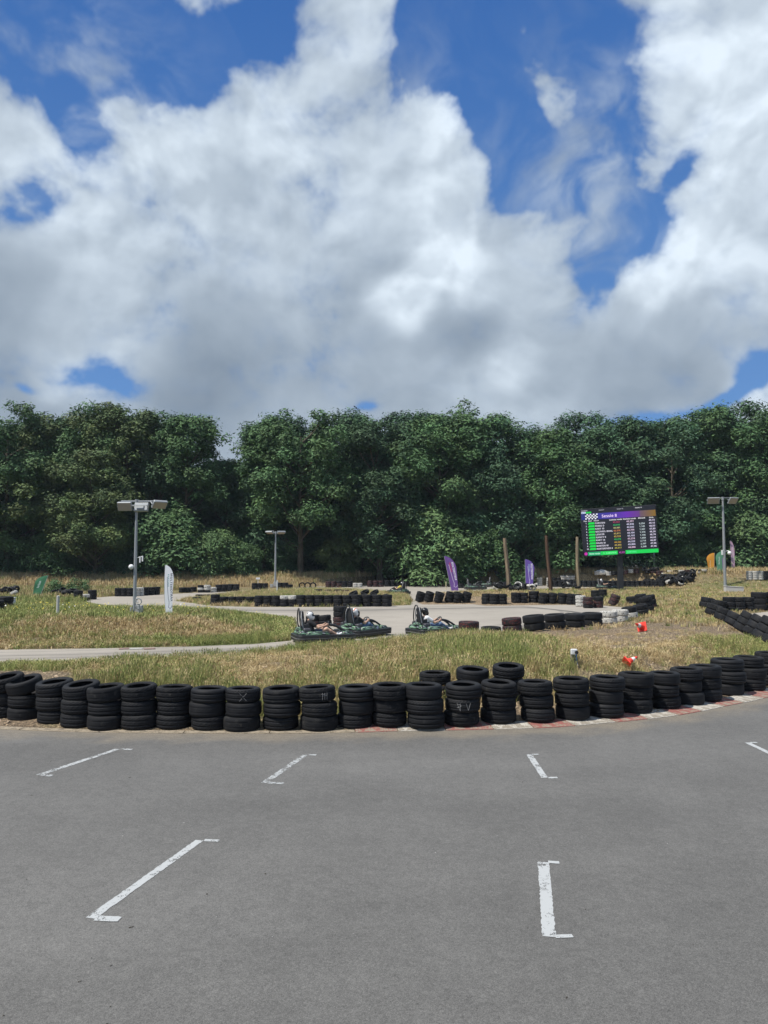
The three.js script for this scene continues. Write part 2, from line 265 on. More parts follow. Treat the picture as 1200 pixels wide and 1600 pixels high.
{
  // the pale circuit: one sheet; the lawns rise out of it
  const g = new THREE.PlaneGeometry(120, 82, 300, 205).rotateX(-Math.PI / 2); g.translate(4, 0, -61);
  const p = g.attributes.position, col = [], uv = [];
  for (let k = 0; k < p.count; k++) { const x = p.getX(k), z = p.getZ(k); if (z > -19.6) p.setY(k, -0.03); const v = 1 + fbm(x * 0.2, 5, z * 0.2, 3) * 0.22 + fbm(x * 0.9, 5, z * 0.9, 3) * 0.14; col.push(v, v * 0.985, v * 0.955); uv.push(x, z); }
  g.setAttribute('color', new THREE.Float32BufferAttribute(col, 3)); g.setAttribute('uv', new THREE.Float32BufferAttribute(uv, 2)); 
  // tyre marks on the racing line, dust off it
  const W = 2048, c = document.createElement('canvas'); c.width = c.height = W; const x = c.getContext('2d'), r = rng(31);
  x.fillStyle = 'rgb(208,205,198)'; x.fillRect(0, 0, W, W);
  const X = (a) => (a + 30) / 70 * W, Y = (b) => (-b - 18) / 70 * W;
  const lines = [[[-34, -23], [-12, -22.6], [-2, -26], [3, -30], [8, -36], [10.5, -42], [8.5, -47.5], [3, -46.5], [-4, -44.5], [-12, -46], [-19, -50], [-24, -60], [-18, -75], [-6, -84], [5, -86], [20, -84]]];
  for (const ln of lines) for (let k = 0; k < 260; k++) {
    const o = (r() + r() - 1) * 2.2, o2 = o + (r() - 0.5) * 1.2, n = ln.length, i0 = Math.floor(r() * (n - 3)), cv = new THREE.CatmullRomCurve3(ln.map(([a, b], i) => new THREE.Vector3(a + (i < n / 2 ? 0.35 : 0) * lerp(o, o2, i / n), 0, b + lerp(o, o2, i / n)))), t0 = r() * 0.9, t1 = Math.min(1, t0 + 0.05 + r() * 0.25);
    x.strokeStyle = r() < 0.72 ? 'rgba(62,62,66,' + (0.05 + r() * 0.15) + ')' : 'rgba(235,228,214,0.08)'; x.lineWidth = 2.5 + r() * 5; x.beginPath();
    for (let s = 0; s <= 24; s++) { const v = cv.getPoint(lerp(t0, t1, s / 24)); s ? x.lineTo(X(v.x), Y(v.z)) : x.moveTo(X(v.x), Y(v.z)); } x.stroke();
  }
  for (let k = 0; k < 9000; k++) { x.fillStyle = r() < 0.5 ? 'rgba(90,88,84,0.12)' : 'rgba(240,236,226,0.14)'; x.fillRect(r() * W, r() * W, 1 + r() * 3, 1 + r() * 3); }
  const t = new THREE.CanvasTexture(c); t.colorSpace = THREE.SRGBColorSpace; t.wrapS = t.wrapT = THREE.MirroredRepeatWrapping; t.flipY = false;
  for (let k = 0; k < p.count; k++) g.attributes.uv.setXY(k, (p.getX(k) + 30) / 70, (-p.getZ(k) - 18) / 70);
  structure(mesh('circuit_tarmac', g, std([0.52, 0.495, 0.47], 0.9, { vertexColors: true, map: t })));
}

// ------------------------------------------------------------------ kerb: painted concrete blocks, each a piece of its own
{
  const kerb = new THREE.Group(); kerb.name = 'kerb'; structure(kerb); scene.add(kerb);
  const a = loopNoise(16, 51), b = loopNoise(60, 52), c = loopNoise(200, 53);
  const worn = (paint, base, amount) => tile(256, (u, v) => { const w = 0.5 * a(u, v) + 0.35 * b(u, v) + 0.3 * c(u, v), k = sstep(amount, amount + 0.14, w); return mix3(base, paint, k).map((q) => q * (0.9 + 0.2 * c(v, u))); });
  const concrete = [0.56, 0.52, 0.46];
  const mats = { red: [0.30, 0.36].map((w) => std([1, 1, 1], 0.85, { map: worn([0.56, 0.35, 0.32], concrete, w + 0.1) })), white: [0.42, 0.5].map((w) => std([1, 1, 1], 0.85, { map: worn([0.72, 0.70, 0.66], [0.56, 0.53, 0.48], w) })), plain: [std([1, 1, 1], 0.9, { map: worn([0.60, 0.555, 0.48], [0.46, 0.42, 0.36], 0.45) })] };
  const curve = new THREE.CatmullRomCurve3(KERB_LINE.slice(1).map(([x, z]) => new THREE.Vector3(x, 0, z))), L = curve.getLength(), r = rng(8);
  const block = (s0, s1, mat, back, high) => {
    const n = 6, rows = [[0.0, -0.04], [0.0, 0.012], [0.015, 0.02], [back - 0.02, high], [back, high - 0.01], [back, -0.04]], pos = [], uv = [], idx = [];
    for (let i = 0; i <= n; i++) { const t = lerp(s0, s1, i / n) / L, p = curve.getPointAt(clamp(t)), d = curve.getTangentAt(clamp(t)); rows.forEach(([o, y], j) => { pos.push(p.x + d.z * o, y, p.z - d.x * o); uv.push(i / n * (s1 - s0), j * 0.12); }); }
    const m = rows.length; for (let i = 0; i < n; i++) for (let j = 0; j < m - 1; j++) { const k = i * m + j; idx.push(k, k + 1, k + m, k + 1, k + m + 1, k + m); }
    for (const e of [0, n]) for (let j = 1; j < m - 1; j++) idx.push(e * m, e * m + j, e * m + j + 1);
    const g = new THREE.BufferGeometry(); g.setAttribute('position', new THREE.Float32BufferAttribute(pos, 3)); g.setAttribute('uv', new THREE.Float32BufferAttribute(uv, 2)); g.setIndex(idx);
    const q = g.toNonIndexed(); q.computeVertexNormals(); mesh('kerb_block', q, mat, kerb);
  };
  let s = 0, k = 0; const xAt = (v) => curve.getPointAt(clamp(v / L)).x;
  while (s < L - 0.4) {
    const x = xAt(s), plain = x < -0.95, len = plain ? 1.4 : 0.68 + r() * 0.16;
    block(s + 0.008, s + len - 0.008, plain ? mats.plain[0] : (k % 2 ? mats.white : mats.red)[Math.floor(r() * 2)], plain ? 0.16 : 0.42, plain ? 0.025 : 0.05 + r() * 0.012); if (!plain) k++; s += len;
  }
}
// ------------------------------------------------------------------ starting-grid brackets painted on the tarmac
{
  const a = loopNoise(10, 61), b = loopNoise(40, 62), c = loopNoise(180, 63);
  const alpha = tile(512, (u, v) => sstep(0.50, 0.62, 0.34 * a(u, v) + 0.4 * b(u, v) + 0.5 * c(u, v)) * 0.9 + 0.06, false), solid = tile(512, (u, v) => sstep(0.34, 0.5, 0.34 * a(u, v) + 0.4 * b(u, v) + 0.5 * c(u, v)) * 0.93 + 0.07, false);
  const paint = (m) => std([0.42, 0.435, 0.435], 0.75, { alphaMap: rep(m, 0.9), transparent: true });
  const fresh = paint(solid), faint = paint(alpha), r = rng(64);
  const strip = (pts, w) => {                                 // a brushed strip with an uneven edge
    const pos = [], uv = [], idx = []; let n = 0;
    const P2 = []; for (let i = 0; i < pts.length - 1; i++) { const m = Math.max(3, Math.round(Math.hypot(pts[i + 1][0] - pts[i][0], pts[i + 1][1] - pts[i][1]) / 0.03)); for (let k = 0; k < m; k++) P2.push([lerp(pts[i][0], pts[i + 1][0], k / m), lerp(pts[i][1], pts[i + 1][1], k / m)]); } P2.push(pts.at(-1));
    P2.forEach(([x, z], i) => { const q = P2[Math.min(P2.length - 1, i + 1)], o = P2[Math.max(0, i - 1)], dx = q[0] - o[0], dz = q[1] - o[1], l = Math.hypot(dx, dz) || 1, e1 = w / 2 * (1 + (r() - 0.5) * 0.22), e2 = w / 2 * (1 + (r() - 0.5) * 0.22); pos.push(x - dz / l * e1, 0, z + dx / l * e1, x + dz / l * e2, 0, z - dx / l * e2); uv.push(x - dz / l * e1, z + dx / l * e1, x + dz / l * e2, z - dx / l * e2); if (i) idx.push(n - 2, n - 1, n, n - 1, n + 1, n); n += 2; });
    const g = new THREE.BufferGeometry(); g.setAttribute('position', new THREE.Float32BufferAttribute(pos, 3)); g.setAttribute('uv', new THREE.Float32BufferAttribute(uv, 2)); g.setIndex(idx); g.computeVertexNormals();
    if (g.attributes.normal.getY(0) < 0) { const id = g.index.array; for (let k = 0; k < id.length; k += 3) { const t = id[k]; id[k] = id[k + 1]; id[k + 1] = t; } g.computeVertexNormals(); } return g;
  };
  const mark = (a1, a2, f1, f2, w, wf, wt, mat, label) => {   // long side, foot tick, head tick
    const A = G(...a1), B = G(...a2), F = G(...f1), T = G(...f2), parts = [strip([A, B], w), strip([[A[0] + 0.045, A[1]], F], wf).translate(0, 0.0015, 0), strip([[B[0] + 0.045, B[1]], T], wt).translate(0, 0.0015, 0)];
    const m = mesh('grid_marking', join(parts), mat); m.position.y = 0.0075; tag(m, label, 'road marking', 'starting-grid brackets painted on the foreground tarmac');
  };
  mark([141, 1436], [312, 1314], [187, 1438], [342, 1315], 0.085, 0.085, 0.06, fresh, 'brightest white grid bracket, slanting up to the right at front left');
  mark([858, 1465], [849, 1348], [895, 1464], [874, 1349], 0.1, 0.05, 0.06, fresh, 'thick white grid bracket nearest the camera at right, almost upright');
  mark([60, 1212], [184, 1171], [81, 1213], [206, 1172], 0.09, 0.08, 0.08, faint, 'faint white grid bracket at far left below the tilted tyres');
  mark([413, 1224], [477, 1180], [443, 1225], [494, 1180.5], 0.09, 0.08, 0.07, faint, 'faint white grid bracket in the middle, slanting right, below the tyre row');
  mark([851, 1216], [827, 1179.5], [871, 1216], [842, 1179.5], 0.085, 0.07, 0.06, fresh, 'small white grid bracket leaning left, beyond the thick upright one');
  mark([1216, 1184], [1168, 1161], [1236, 1184], [1183, 1161], 0.085, 0.07, 0.06, fresh, 'white grid bracket running out of the frame at right, near the kerb');
}

// ------------------------------------------------------------------ trees
const leafMat = (rgb) => std(rgb, 0.78, { vertexColors: true });
const BARK = (() => { const a = loopNoise(12, 71), b = loopNoise(64, 72); return std([1, 1, 1], 0.95, { map: tile(128, (u, v) => { const q = 0.55 * a(u * 2, v * 0.3) + 0.45 * b(u, v * 0.25); return [0.22 + 0.22 * q, 0.20 + 0.20 * q, 0.165 + 0.17 * q]; }) }); })();
function crownGeometry(seed, o) {                             // leaves in clumps through the crown's volume
  const r = rng(seed), H = o.h, R = o.r, pos = [], col = [], nor = [], v = new THREE.Vector3(), ax = new THREE.Vector3(), side = new THREE.Vector3(), limbs = [];
  const boughs = [...Array(o.boughs ?? 1).keys()].map(() => { const y = lerp(o.low, 0.93, Math.pow(r(), 0.8)), a = r() * 6.283, q = o.profile(y) * R * (0.62 + 0.42 * Math.sqrt(r())), t = 0.78 + r() * 0.44; return [Math.cos(a) * q, y * H, Math.sin(a) * q, 1.0 + r() * 1.3, t]; });
  const lobes = [0, 1, 2, 3, 4].map(() => [r() * 6.28, 0.55 + r() * 0.5, r()]);
  for (let c = 0; c < o.clumps; c++) {
    const t = Math.pow(r(), 0.82), y = lerp(o.low, 0.97, t), a = r() * 6.283;
    let rad = o.profile(y); for (const [la, lw, lh] of lobes) rad *= 1 + 0.34 * Math.cos(a - la) * lw * Math.exp(-Math.pow((y - lh) * 2.4, 2));
    rad *= R * (0.55 + 0.5 * Math.sqrt(r()));
    let cx = Math.cos(a) * rad, cz = Math.sin(a) * rad, cy = y * H + (r() - 0.5) * 0.8, bt = 1; if (o.boughs && c % 7) { const b = boughs[c % o.boughs], d1 = r() * 2 - 1, d2 = r() * 6.283, q = b[3] * Math.pow(r(), 0.4), e = Math.sqrt(1 - d1 * d1); cx = b[0] + Math.cos(d2) * e * q; cy = b[1] + d1 * q * 0.8; cz = b[2] + Math.sin(d2) * e * q; bt = b[4]; }
    const size = (0.95 + r() * 0.95) * o.puff * (1 - 0.35 * y), tint = (0.8 + r() * 0.4) * bt, warm = (r() - 0.5) * 0.22;
    if (c % 3 === 0) limbs.push([cx, cy, cz]);
    const n = Math.round(o.leaves * 4.1 * size * size);
    for (let k = 0; k < n; k++) {
      v.set(r() * 2 - 1, r() * 2 - 1, r() * 2 - 1); const l = v.length(); if (l > 1 || l < 0.05) { k--; continue; }
      v.multiplyScalar(Math.pow(l, -0.45)); const spread = r() < 0.25 ? 1.7 : 1.1, X = cx + v.x * size * spread, Y = cy + v.y * size * 0.68 * spread, Z = cz + v.z * size * spread;
      if (Y < o.low * H * 0.7) continue;
      const s = (0.085 + r() * 0.095) * o.leaf;
      ax.set(v.x * 0.7 + r() - 0.5, v.y * 0.5 + 0.75 + (r() - 0.5) * 1.1, v.z * 0.7 + r() - 0.5).normalize();       // leaf faces mostly up and out
      side.set(r() - 0.5, (r() - 0.5) * 0.7, r() - 0.5).cross(ax).normalize(); const up = side.clone().cross(ax);
      const q = tint * (0.75 + r() * 0.5), cr = q * (1 + warm + (r() - 0.5) * 0.1), cg = q, cb = q * (1 - warm * 0.6), b = ax.clone().multiplyScalar(s * 0.35);
      const A = [X - up.x * s * 1.5, Y - up.y * s * 1.5, Z - up.z * s * 1.5], C = [X + up.x * s * 1.5, Y + up.y * s * 1.5, Z + up.z * s * 1.5], B = [X + side.x * s - b.x, Y + side.y * s - b.y, Z + side.z * s - b.z], D = [X - side.x * s - b.x, Y - side.y * s - b.y, Z - side.z * s - b.z];
      if (k & 1) pos.push(...A, ...B, ...C); else pos.push(...A, ...C, ...D); for (let m = 0; m < 3; m++) col.push(cr, cg, cb);
    }
  }
  const g = new THREE.BufferGeometry(); g.setAttribute('position', new THREE.Float32BufferAttribute(pos, 3)); g.setAttribute('color', new THREE.Float32BufferAttribute(col, 3)); g.computeVertexNormals();
  const tg = []; const bend = (r() - 0.5) * 0.6, top = H * 0.82, tr = o.trunk;
  const tp = (f) => [Math.sin(f * 2.4) * bend, f * top, Math.cos(f * 3.1) * bend - bend];
  for (let k = 0; k < 7; k++) tg.push(bar(tp(k / 7), tp((k + 1) / 7), lerp(tr, tr * 0.15, k / 7), lerp(tr, tr * 0.15, (k + 1) / 7), 9));
  for (const [x, y, z] of limbs.slice(0, 26)) { const f = clamp((y - 1.2 - Math.hypot(x, z) * 0.55) / top, 0.08, 0.95), b = tp(f), m = [lerp(b[0], x, 0.55), lerp(b[1], y, 0.45), lerp(b[2], z, 0.55)]; tg.push(bar(b, m, tr * 0.34, tr * 0.2, 5), bar(m, [x, y, z], tr * 0.2, tr * 0.06, 5)); }
  return { crown: g, trunk: join(tg) };
}
const OAK = (y) => y < 0.35 ? lerp(0.72, 1, y / 0.35) : Math.sqrt(Math.max(0.02, 1 - Math.pow((y - 0.35) / 0.66, 2.3)));
const TALL = (y) => y < 0.5 ? lerp(0.7, 0.9, y / 0.5) : Math.sqrt(Math.max(0.03, 1 - Math.pow((y - 0.5) / 0.52, 2))) * 0.9;
const SHRUB = (y) => Math.sqrt(Math.max(0.05, 1 - Math.pow((y - 0.3) / 0.72, 2)));
const KINDS = [
  { h: 20, r: 5.0, low: 0.08, profile: OAK, boughs: 34, clumps: 300, leaves: 44, puff: 0.80, leaf: 1.08, trunk: 0.42 },
  { h: 20, r: 4.9, low: 0.05, profile: TALL, boughs: 34, clumps: 280, leaves: 44, puff: 0.78, leaf: 1.08, trunk: 0.36 },
  { h: 20, r: 5.0, low: 0.12, profile: OAK, boughs: 34, clumps: 270, leaves: 44, puff: 0.82, leaf: 1.08, trunk: 0.38 },
  { h: 20, r: 4.4, low: 0.06, profile: TALL, boughs: 34, clumps: 250, leaves: 44, puff: 0.76, leaf: 1.08, trunk: 0.32 },
  { h: 20, r: 5.3, low: 0.06, profile: OAK, boughs: 34, clumps: 310, leaves: 44, puff: 0.86, leaf: 1.1, trunk: 0.45 },
  { h: 20, r: 5.4, low: 0.26, profile: OAK, boughs: 34, clumps: 270, leaves: 44, puff: 0.82, leaf: 1.08, trunk: 0.40 },
  { h: 20, r: 4.8, low: 0.22, profile: TALL, boughs: 34, clumps: 260, leaves: 44, puff: 0.8, leaf: 1.08, trunk: 0.42 },
].map((o, i) => crownGeometry(300 + i * 17, o));
const LOW = [{ h: 7, r: 3.0, low: 0.05, profile: SHRUB, clumps: 44, leaves: 52, puff: 1.05, leaf: 1.15, trunk: 0.14 }, { h: 7, r: 2.5, low: 0.04, profile: TALL, clumps: 40, leaves: 52, puff: 0.95, leaf: 1.15, trunk: 0.13 }, { h: 2.6, r: 1.9, low: 0.02, profile: SHRUB, clumps: 26, leaves: 60, puff: 0.6, leaf: 0.85, trunk: 0.06 }].map((o, i) => crownGeometry(900 + i * 13, o));
const LEAF = { dark: leafMat([0.052, 0.112, 0.046]), mid: leafMat([0.072, 0.146, 0.048]), olive: leafMat([0.098, 0.145, 0.046]), blue: leafMat([0.052, 0.116, 0.054]), light: leafMat([0.100, 0.180, 0.062]) };
function plantTree(name, kind, leaf, x, z, h, turn, label, category, group) {
  const y = Math.max(0, heightAt(x, z)) - 0.1, t = thing(name, label, category, [x, y, z], turn, group), full = KINDS.includes(kind) ? 20 : kind === LOW[2] ? 2.6 : 7, s = h / full;
  mesh('trunk', kind.trunk, BARK, t); mesh('crown', kind.crown, leaf, t); t.scale.set(s * (KINDS.includes(kind) ? lerp(1, 1 / s, 0.5) : 1), s, s * (KINDS.includes(kind) ? lerp(1, 1 / s, 0.5) : 1)); return t;
}
{
  // skyline of the wood from left to right: bearing, top, distance, kind, leaf, what tells it apart
  const rows = [
    [-62, 640, 94, 1, 'mid', 'tree at the left end of the wood, cut off by the frame'],
    [10, 622, 92.5, 5, 'mid', 'broad tree at the far left with its trunk showing at the bottom'],
    [74, 645, 98, 3, 'dark', 'narrow dark tree just right of the far left broad tree'],
    [104, 636, 94, 2, 'olive', 'yellowish green tree standing above the leaning green flag'],
    [148, 624, 95, 1, 'mid', 'tall tree left of the tall left floodlight post'],
    [196, 628, 94, 3, 'olive', 'olive tree rising right behind the tall left floodlight post'],
    [246, 640, 97, 1, 'dark', 'dark tree above the white feather flag, left of the skyline notch'],
    [288, 640, 94, 3, 'mid', 'round topped tree on the left side of the skyline notch'],
    [352, 712, 97, 3, 'dark', 'lower tree in the notch of the skyline left of centre'],
    [412, 658, 94, 3, 'mid', 'tree right of the skyline notch, above the middle floodlight post'],
    [430, 646, 96, 3, 'blue', 'slim tree just right of the middle floodlight post'],
    [470, 632, 91.5, 5, 'mid', 'tall tree with a pale trunk right of the middle floodlight post'],
    [548, 638, 97, 2, 'blue', 'tree with sky gaps in its top, above the karts in the middle'],
    [594, 642, 92, 6, 'dark', 'dark tree in the middle of the wood with a bare brown trunk'],
    [652, 636, 96, 3, 'blue', 'dark tree left of the purple flag leaning left'],
    [690, 640, 93, 4, 'mid', 'very broad tree right above the purple flag leaning left'],
    [742, 624, 95, 0, 'mid', 'highest round crowned tree right of centre, left of the wooden poles'],
    [792, 650, 93, 1, 'blue', 'tree behind the leftmost wooden pole'],
    [834, 672, 97, 3, 'dark', 'low dark tree in a dip of the skyline behind the upright purple flag'],
    [872, 662, 93, 2, 'mid', 'tree behind the middle and right wooden poles'],
    [908, 638, 96, 1, 'blue', 'tree with a forked top just left of the scoreboard'],
    [956, 654, 94, 4, 'dark', 'wide dark tree directly behind the scoreboard'],
    [1004, 648, 97, 3, 'dark', 'dark tree behind the right edge of the scoreboard'],
    [1046, 650, 93, 1, 'blue', 'tree between the scoreboard and the tall right floodlight post'],
    [1094, 632, 95, 0, 'mid', 'tall tree left of the tall right floodlight post'],
    [1134, 622, 97, 4, 'dark', 'highest dark tree behind the tall right floodlight post'],
    [1176, 644, 94, 2, 'mid', 'tree at the right edge above the pink feather flag'],
    [1226, 634, 95, 1, 'mid', 'tree at the right end of the wood, cut off by the frame'],
  ];
  const r = rng(404);
  for (const [px, py, d, k, leaf, label] of rows) { const [x, z] = at(px, d), ground = Math.max(0, heightAt(x, z)), top = EYE + (877 - py) / FOCAL * d; plantTree('broadleaf_tree', KINDS[k], LEAF[leaf], x, z, (top - ground) * 1.0, r() * 6.28, label, 'tree', 'trees at the edge of the wood'); }
  // smaller trees and bushes along the foot of the wood
  const under = [
    [52, 735, 93.5, 0, 'light', 7, 'small bright tree low at the far left of the wood'], [150, 700, 90, 1, 'olive', 9, 'yellowish small tree left of the tall left floodlight post'], [262, 800, 90.5, 0, 'mid', 6, 'bushy small tree behind the white feather flag'],
    [338, 830, 90, 0, 'light', 5, 'light green bush at the foot of the wood left of the middle post'], [385, 850, 90.5, 0, 'mid', 4, 'low bush left of the middle floodlight post'], [533, 838, 92, 1, 'olive', 5, 'small olive tree between the two bare trunks'], [566, 790, 95, 1, 'olive', 8, 'olive small tree in the middle, above the standing tyres'],
    [690, 800, 90.5, 0, 'light', 7, 'pale green small tree just left above the leaning purple flag'], [752, 822, 90.5, 0, 'mid', 6, 'small tree between the purple flag and the leftmost wooden pole'], [880, 790, 91, 1, 'light', 6, 'small pale tree behind the right wooden pole'], [1078, 830, 91, 0, 'mid', 5, 'bush left of the orange feather flag'], [1165, 800, 91, 0, 'light', 6, 'light green bushy tree behind the pink feather flag'], [1205, 820, 91, 0, 'mid', 5, 'bush at the right edge of the frame'],
    [18, 838, 94, 0, 'dark', 5, 'dark bush under the far left broad tree'], [96, 828, 92, 0, 'mid', 5, 'dark green bush under the yellowish tree at left'], [196, 838, 92, 0, 'dark', 4, 'dark bush behind the tall left floodlight post'], [448, 850, 93, 0, 'dark', 4, 'dark bush just right of the middle floodlight post'],
  ];
  for (const [px, py, d, k, leaf, , label] of under) { const [x, z] = at(px, d), ground = Math.max(0, heightAt(x, z)), top = EYE + (877 - py) / FOCAL * d; plantTree(k ? 'small_tree' : 'bush', top - ground > 9 ? KINDS[px % 2 ? 3 : 1] : LOW[k], LEAF[leaf], x, z, top - ground, r() * 6.28, label, k ? 'small tree' : 'bush'); }
  for (const [px, py, h, leaf, label] of [[83, 931, 1.25, 'mid', 'small leafy bush on the straw bank right of the leaning green flag'], [122, 926, 1.2, 'mid', 'small round bush on the bank above the black tyre block'], [612, 908, 1.6, 'olive', 'low weedy bush on the bank in front of the dark wood gap'], [806, 906, 2.4, 'mid', 'leafy bush between the leftmost wooden pole and the upright purple flag'], [860, 890, 1.4, 'olive', 'low scrub behind the middle wooden pole']]) { const [x, , z] = standOn(px, py); plantTree('bush', LOW[2], LEAF[leaf], x, z, h, r() * 6.28, label, 'bush'); }
  // the wood behind reads as one mass
  const back = [], m4 = new THREE.Matrix4();
  for (const [row, d, n] of [[0, 103, 24], [1, 110, 24], [2, 119, 20]]) for (let k = 0; k < n; k++) { const x = lerp(-62, 62, (k + 0.5) / n) * (1 + row * 0.12) + (r() - 0.5) * 3; const h = (row ? 17.5 : 16) + r() * 3 - 8 * Math.exp(-Math.pow((x + 20.5) / 5, 2)) - 3 * Math.exp(-Math.pow((x + 7) / 4, 2)); back.push([x, -d + (r() - 0.5) * 4, h, r() * 6.28]); }
  for (let v = 0; v < 2; v++) { const list = back.filter((_, i) => i % 2 === v), im = new THREE.InstancedMesh(KINDS[v ? 4 : 1].crown, LEAF.dark, list.length); im.name = numbered('wood_behind'); list.forEach(([x, z, h, a], i) => { const s = h / 20; im.setMatrixAt(i, m4.compose(new THREE.Vector3(x, 0.6, z), new THREE.Quaternion().setFromEuler(new THREE.Euler(0, a, 0)), new THREE.Vector3(1.05, s, 1.05))); }); im.castShadow = im.receiveShadow = true; scene.add(im); stuff(im); }
}

// ------------------------------------------------------------------ grass, straw and flowers: what nobody could count
{
  const blade = (list, seed, n, spread, hMin, hMax, w, head) => {
    const r = rng(seed), pos = [];
    for (let k = 0; k < n; k++) {
      const a = r() * 6.283, d = r() * spread, x = Math.cos(a) * d, z = Math.sin(a) * d, h = lerp(hMin, hMax, r()), l = (0.15 + r() * 0.6) * h, b = r() * 6.283, dx = Math.cos(b), dz = Math.sin(b), ww = w * (0.7 + r() * 0.6);
      const p0 = [x - dz * ww, -0.03, z + dx * ww], p1 = [x + dz * ww, -0.03, z - dx * ww], m = [x + dx * l * 0.3, h * 0.6, z + dz * l * 0.3], m0 = [m[0] - dz * ww * 0.7, m[1], m[2] + dx * ww * 0.7], m1 = [m[0] + dz * ww * 0.7, m[1], m[2] - dx * ww * 0.7], t = [x + dx * l, h, z + dz * l];
      pos.push(...p0, ...p1, ...m1, ...p0, ...m1, ...m0, ...m0, ...m1, ...t);
      if (head && r() < 0.5) { const q = [t[0] + dx * 0.02, h + 0.07, t[2] + dz * 0.02], u = [t[0] + dz * 0.012, h + 0.02, t[2] - dx * 0.012], s = [t[0] - dz * 0.012, h + 0.02, t[2] + dx * 0.012]; pos.push(...t, ...u, ...q, ...t, ...q, ...s); }
    }
    const g = new THREE.BufferGeometry(); g.setAttribute('position', new THREE.Float32BufferAttribute(pos, 3)); g.computeVertexNormals(); return g;
  };
  const G1 = blade(0, 1, 15, 0.11, 0.10, 0.30, 0.0045), G2 = blade(0, 2, 12, 0.10, 0.18, 0.48, 0.0038, true), G3 = blade(0, 3, 16, 0.16, 0.06, 0.17, 0.006), G4 = blade(0, 4, 18, 0.42, 0.15, 0.55, 0.018), G5 = blade(0, 5, 16, 0.22, 0.05, 0.2, 0.010);
  const sets = new Map(), m4 = new THREE.Matrix4(), Q = new THREE.Quaternion(), E = new THREE.Euler(), r = rng(2024);
  const put = (g, x, y, z, s, c, tall = 1) => { if (!sets.has(g)) sets.set(g, []); sets.get(g).push([x, y, z, s, c, tall, r() * 6.283, (r() - 0.5) * 0.3]); };
  const GREENS = [[0.235, 0.28, 0.078], [0.30, 0.325, 0.10], [0.18, 0.225, 0.065], [0.37, 0.345, 0.13]], STRAW = [[0.50, 0.39, 0.20], [0.43, 0.32, 0.155], [0.58, 0.47, 0.27], [0.35, 0.25, 0.125]];
  const colour = (green) => { const l = r() < green ? GREENS : STRAW, c = l[Math.floor(r() * 4)], v = 0.8 + r() * 0.4; return [c[0] * v, c[1] * v, c[2] * v]; };
  const sow = (n, x0, x1, z0, z1, keep) => { for (let k = 0; k < n; k++) { const x = lerp(x0, x1, r()), z = lerp(z0, z1, r()), q = zoneOf(x, z); if (q.s < 0.05) continue; const g = cover(x, z, q); keep(x, z, q, g, () => heightAt(x, z, q)); } };
  sow(115000, -13, 15, -12.9, -29, (x, z, q, g, h) => {         // the bank behind the tyre row
    if (q.f < 0.55 || q.b < 0 || r() < g.bare * 1.15) return; if (q.f < 1.0 && r() < 0.6) return;
    const right = sstep(4, 8, x) * sstep(2.5, 5, q.f), tall = clamp(0.42 + g.n1 * 1.3 + g.n2 * 1.5 + 0.3 * g.green + 0.25 * sstep(-4, -1, x) * sstep(6, 3, x), 0.05, 1.45) * (1 - 0.5 * right) * lerp(0.4, 1, sstep(-7.5, -5.5, x));
    put(r() < 0.5 ? G2 : r() < 0.75 ? G1 : G3, x, h(), z, (0.58 + r() * 0.36) * (1 - 0.35 * right), colour(g.green), 0.3 + tall * 0.6);
  });
  sow(60000, -36, -1, -24, -56, (x, z, q, g, h) => { if (q.i > -0.3 || q.b < 0.05 || r() < g.bare) return; const short = q.b < 1.0; put(r() < 0.2 && !short ? G1 : G5, x, h(), z, 0.9 + r() * 0.5, colour(g.green * 0.95), short ? 0.5 : 0.6 + r() * 0.35 + g.n2 * 0.3); });
  sow(22000, -26, 3, -46, -86, (x, z, q, g, h) => { if (q.i < 0.1) return; put(r() < 0.7 ? G5 : G1, x, h(), z, 1.0 + r() * 0.6, colour(g.green), 0.6 + r() * 0.5); });
  sow(26000, 1, 46, -30, -84, (x, z, q, g, h) => { if (q.i > -0.3 || q.b < 0.1 || r() < g.bare + g.sand) return; put(r() < 0.15 ? G1 : G5, x, h(), z, 0.9 + r() * 0.6, colour(g.green), 0.5 + r() * 0.5); });
  sow(9000, -46, -20, -50, -84, (x, z, q, g, h) => { if (q.b < 0.1) return; put(G5, x, h(), z, 1.3 + r() * 0.6, colour(g.green), 1 + r() * 0.6); });
  sow(17000, -58, 62, -83, -94, (x, z, q, g, h) => { if (q.b < 0.6) return; put(G4, x, h(), z, 0.8 + r() * 0.5, colour(0.05 + g.green * 0.5 + (x > 28 ? 0.1 : 0)), 0.7 + r() * 0.7); });
  const gm = std([1, 1, 1], 0.85);
  for (const [g, list] of sets) { const im = new THREE.InstancedMesh(g, gm, list.length), c = new THREE.Color(); im.name = numbered('grass'); list.forEach(([x, y, z, s, k, t, a, l], i) => { im.setMatrixAt(i, m4.compose(new THREE.Vector3(x, y, z), Q.setFromEuler(E.set(l, a, l)), new THREE.Vector3(s, s * t, s))); im.setColorAt(i, c.setRGB(...k)); }); im.castShadow = im.receiveShadow = true; scene.add(im); stuff(im); }
  // yellow and white flowers on the left mound and the right lawn
  const star = new THREE.CircleGeometry(0.024, 6).rotateX(-Math.PI / 2 + 0.5), fl = [];
  for (let k = 0; k < 1900; k++) { const left = k % 4 > 0, x = left ? lerp(-24, -6, r()) : lerp(12, 40, r()), z = left ? lerp(-31, -44, r()) : lerp(-50, -74, r()), q = zoneOf(x, z); if (q.s < 0.4 || fbm(x * 0.35, 9, z * 0.35, 3) < -0.02) continue; fl.push([x, heightAt(x, z, q) + 0.13 + r() * 0.16, z, r() < 0.85]); }
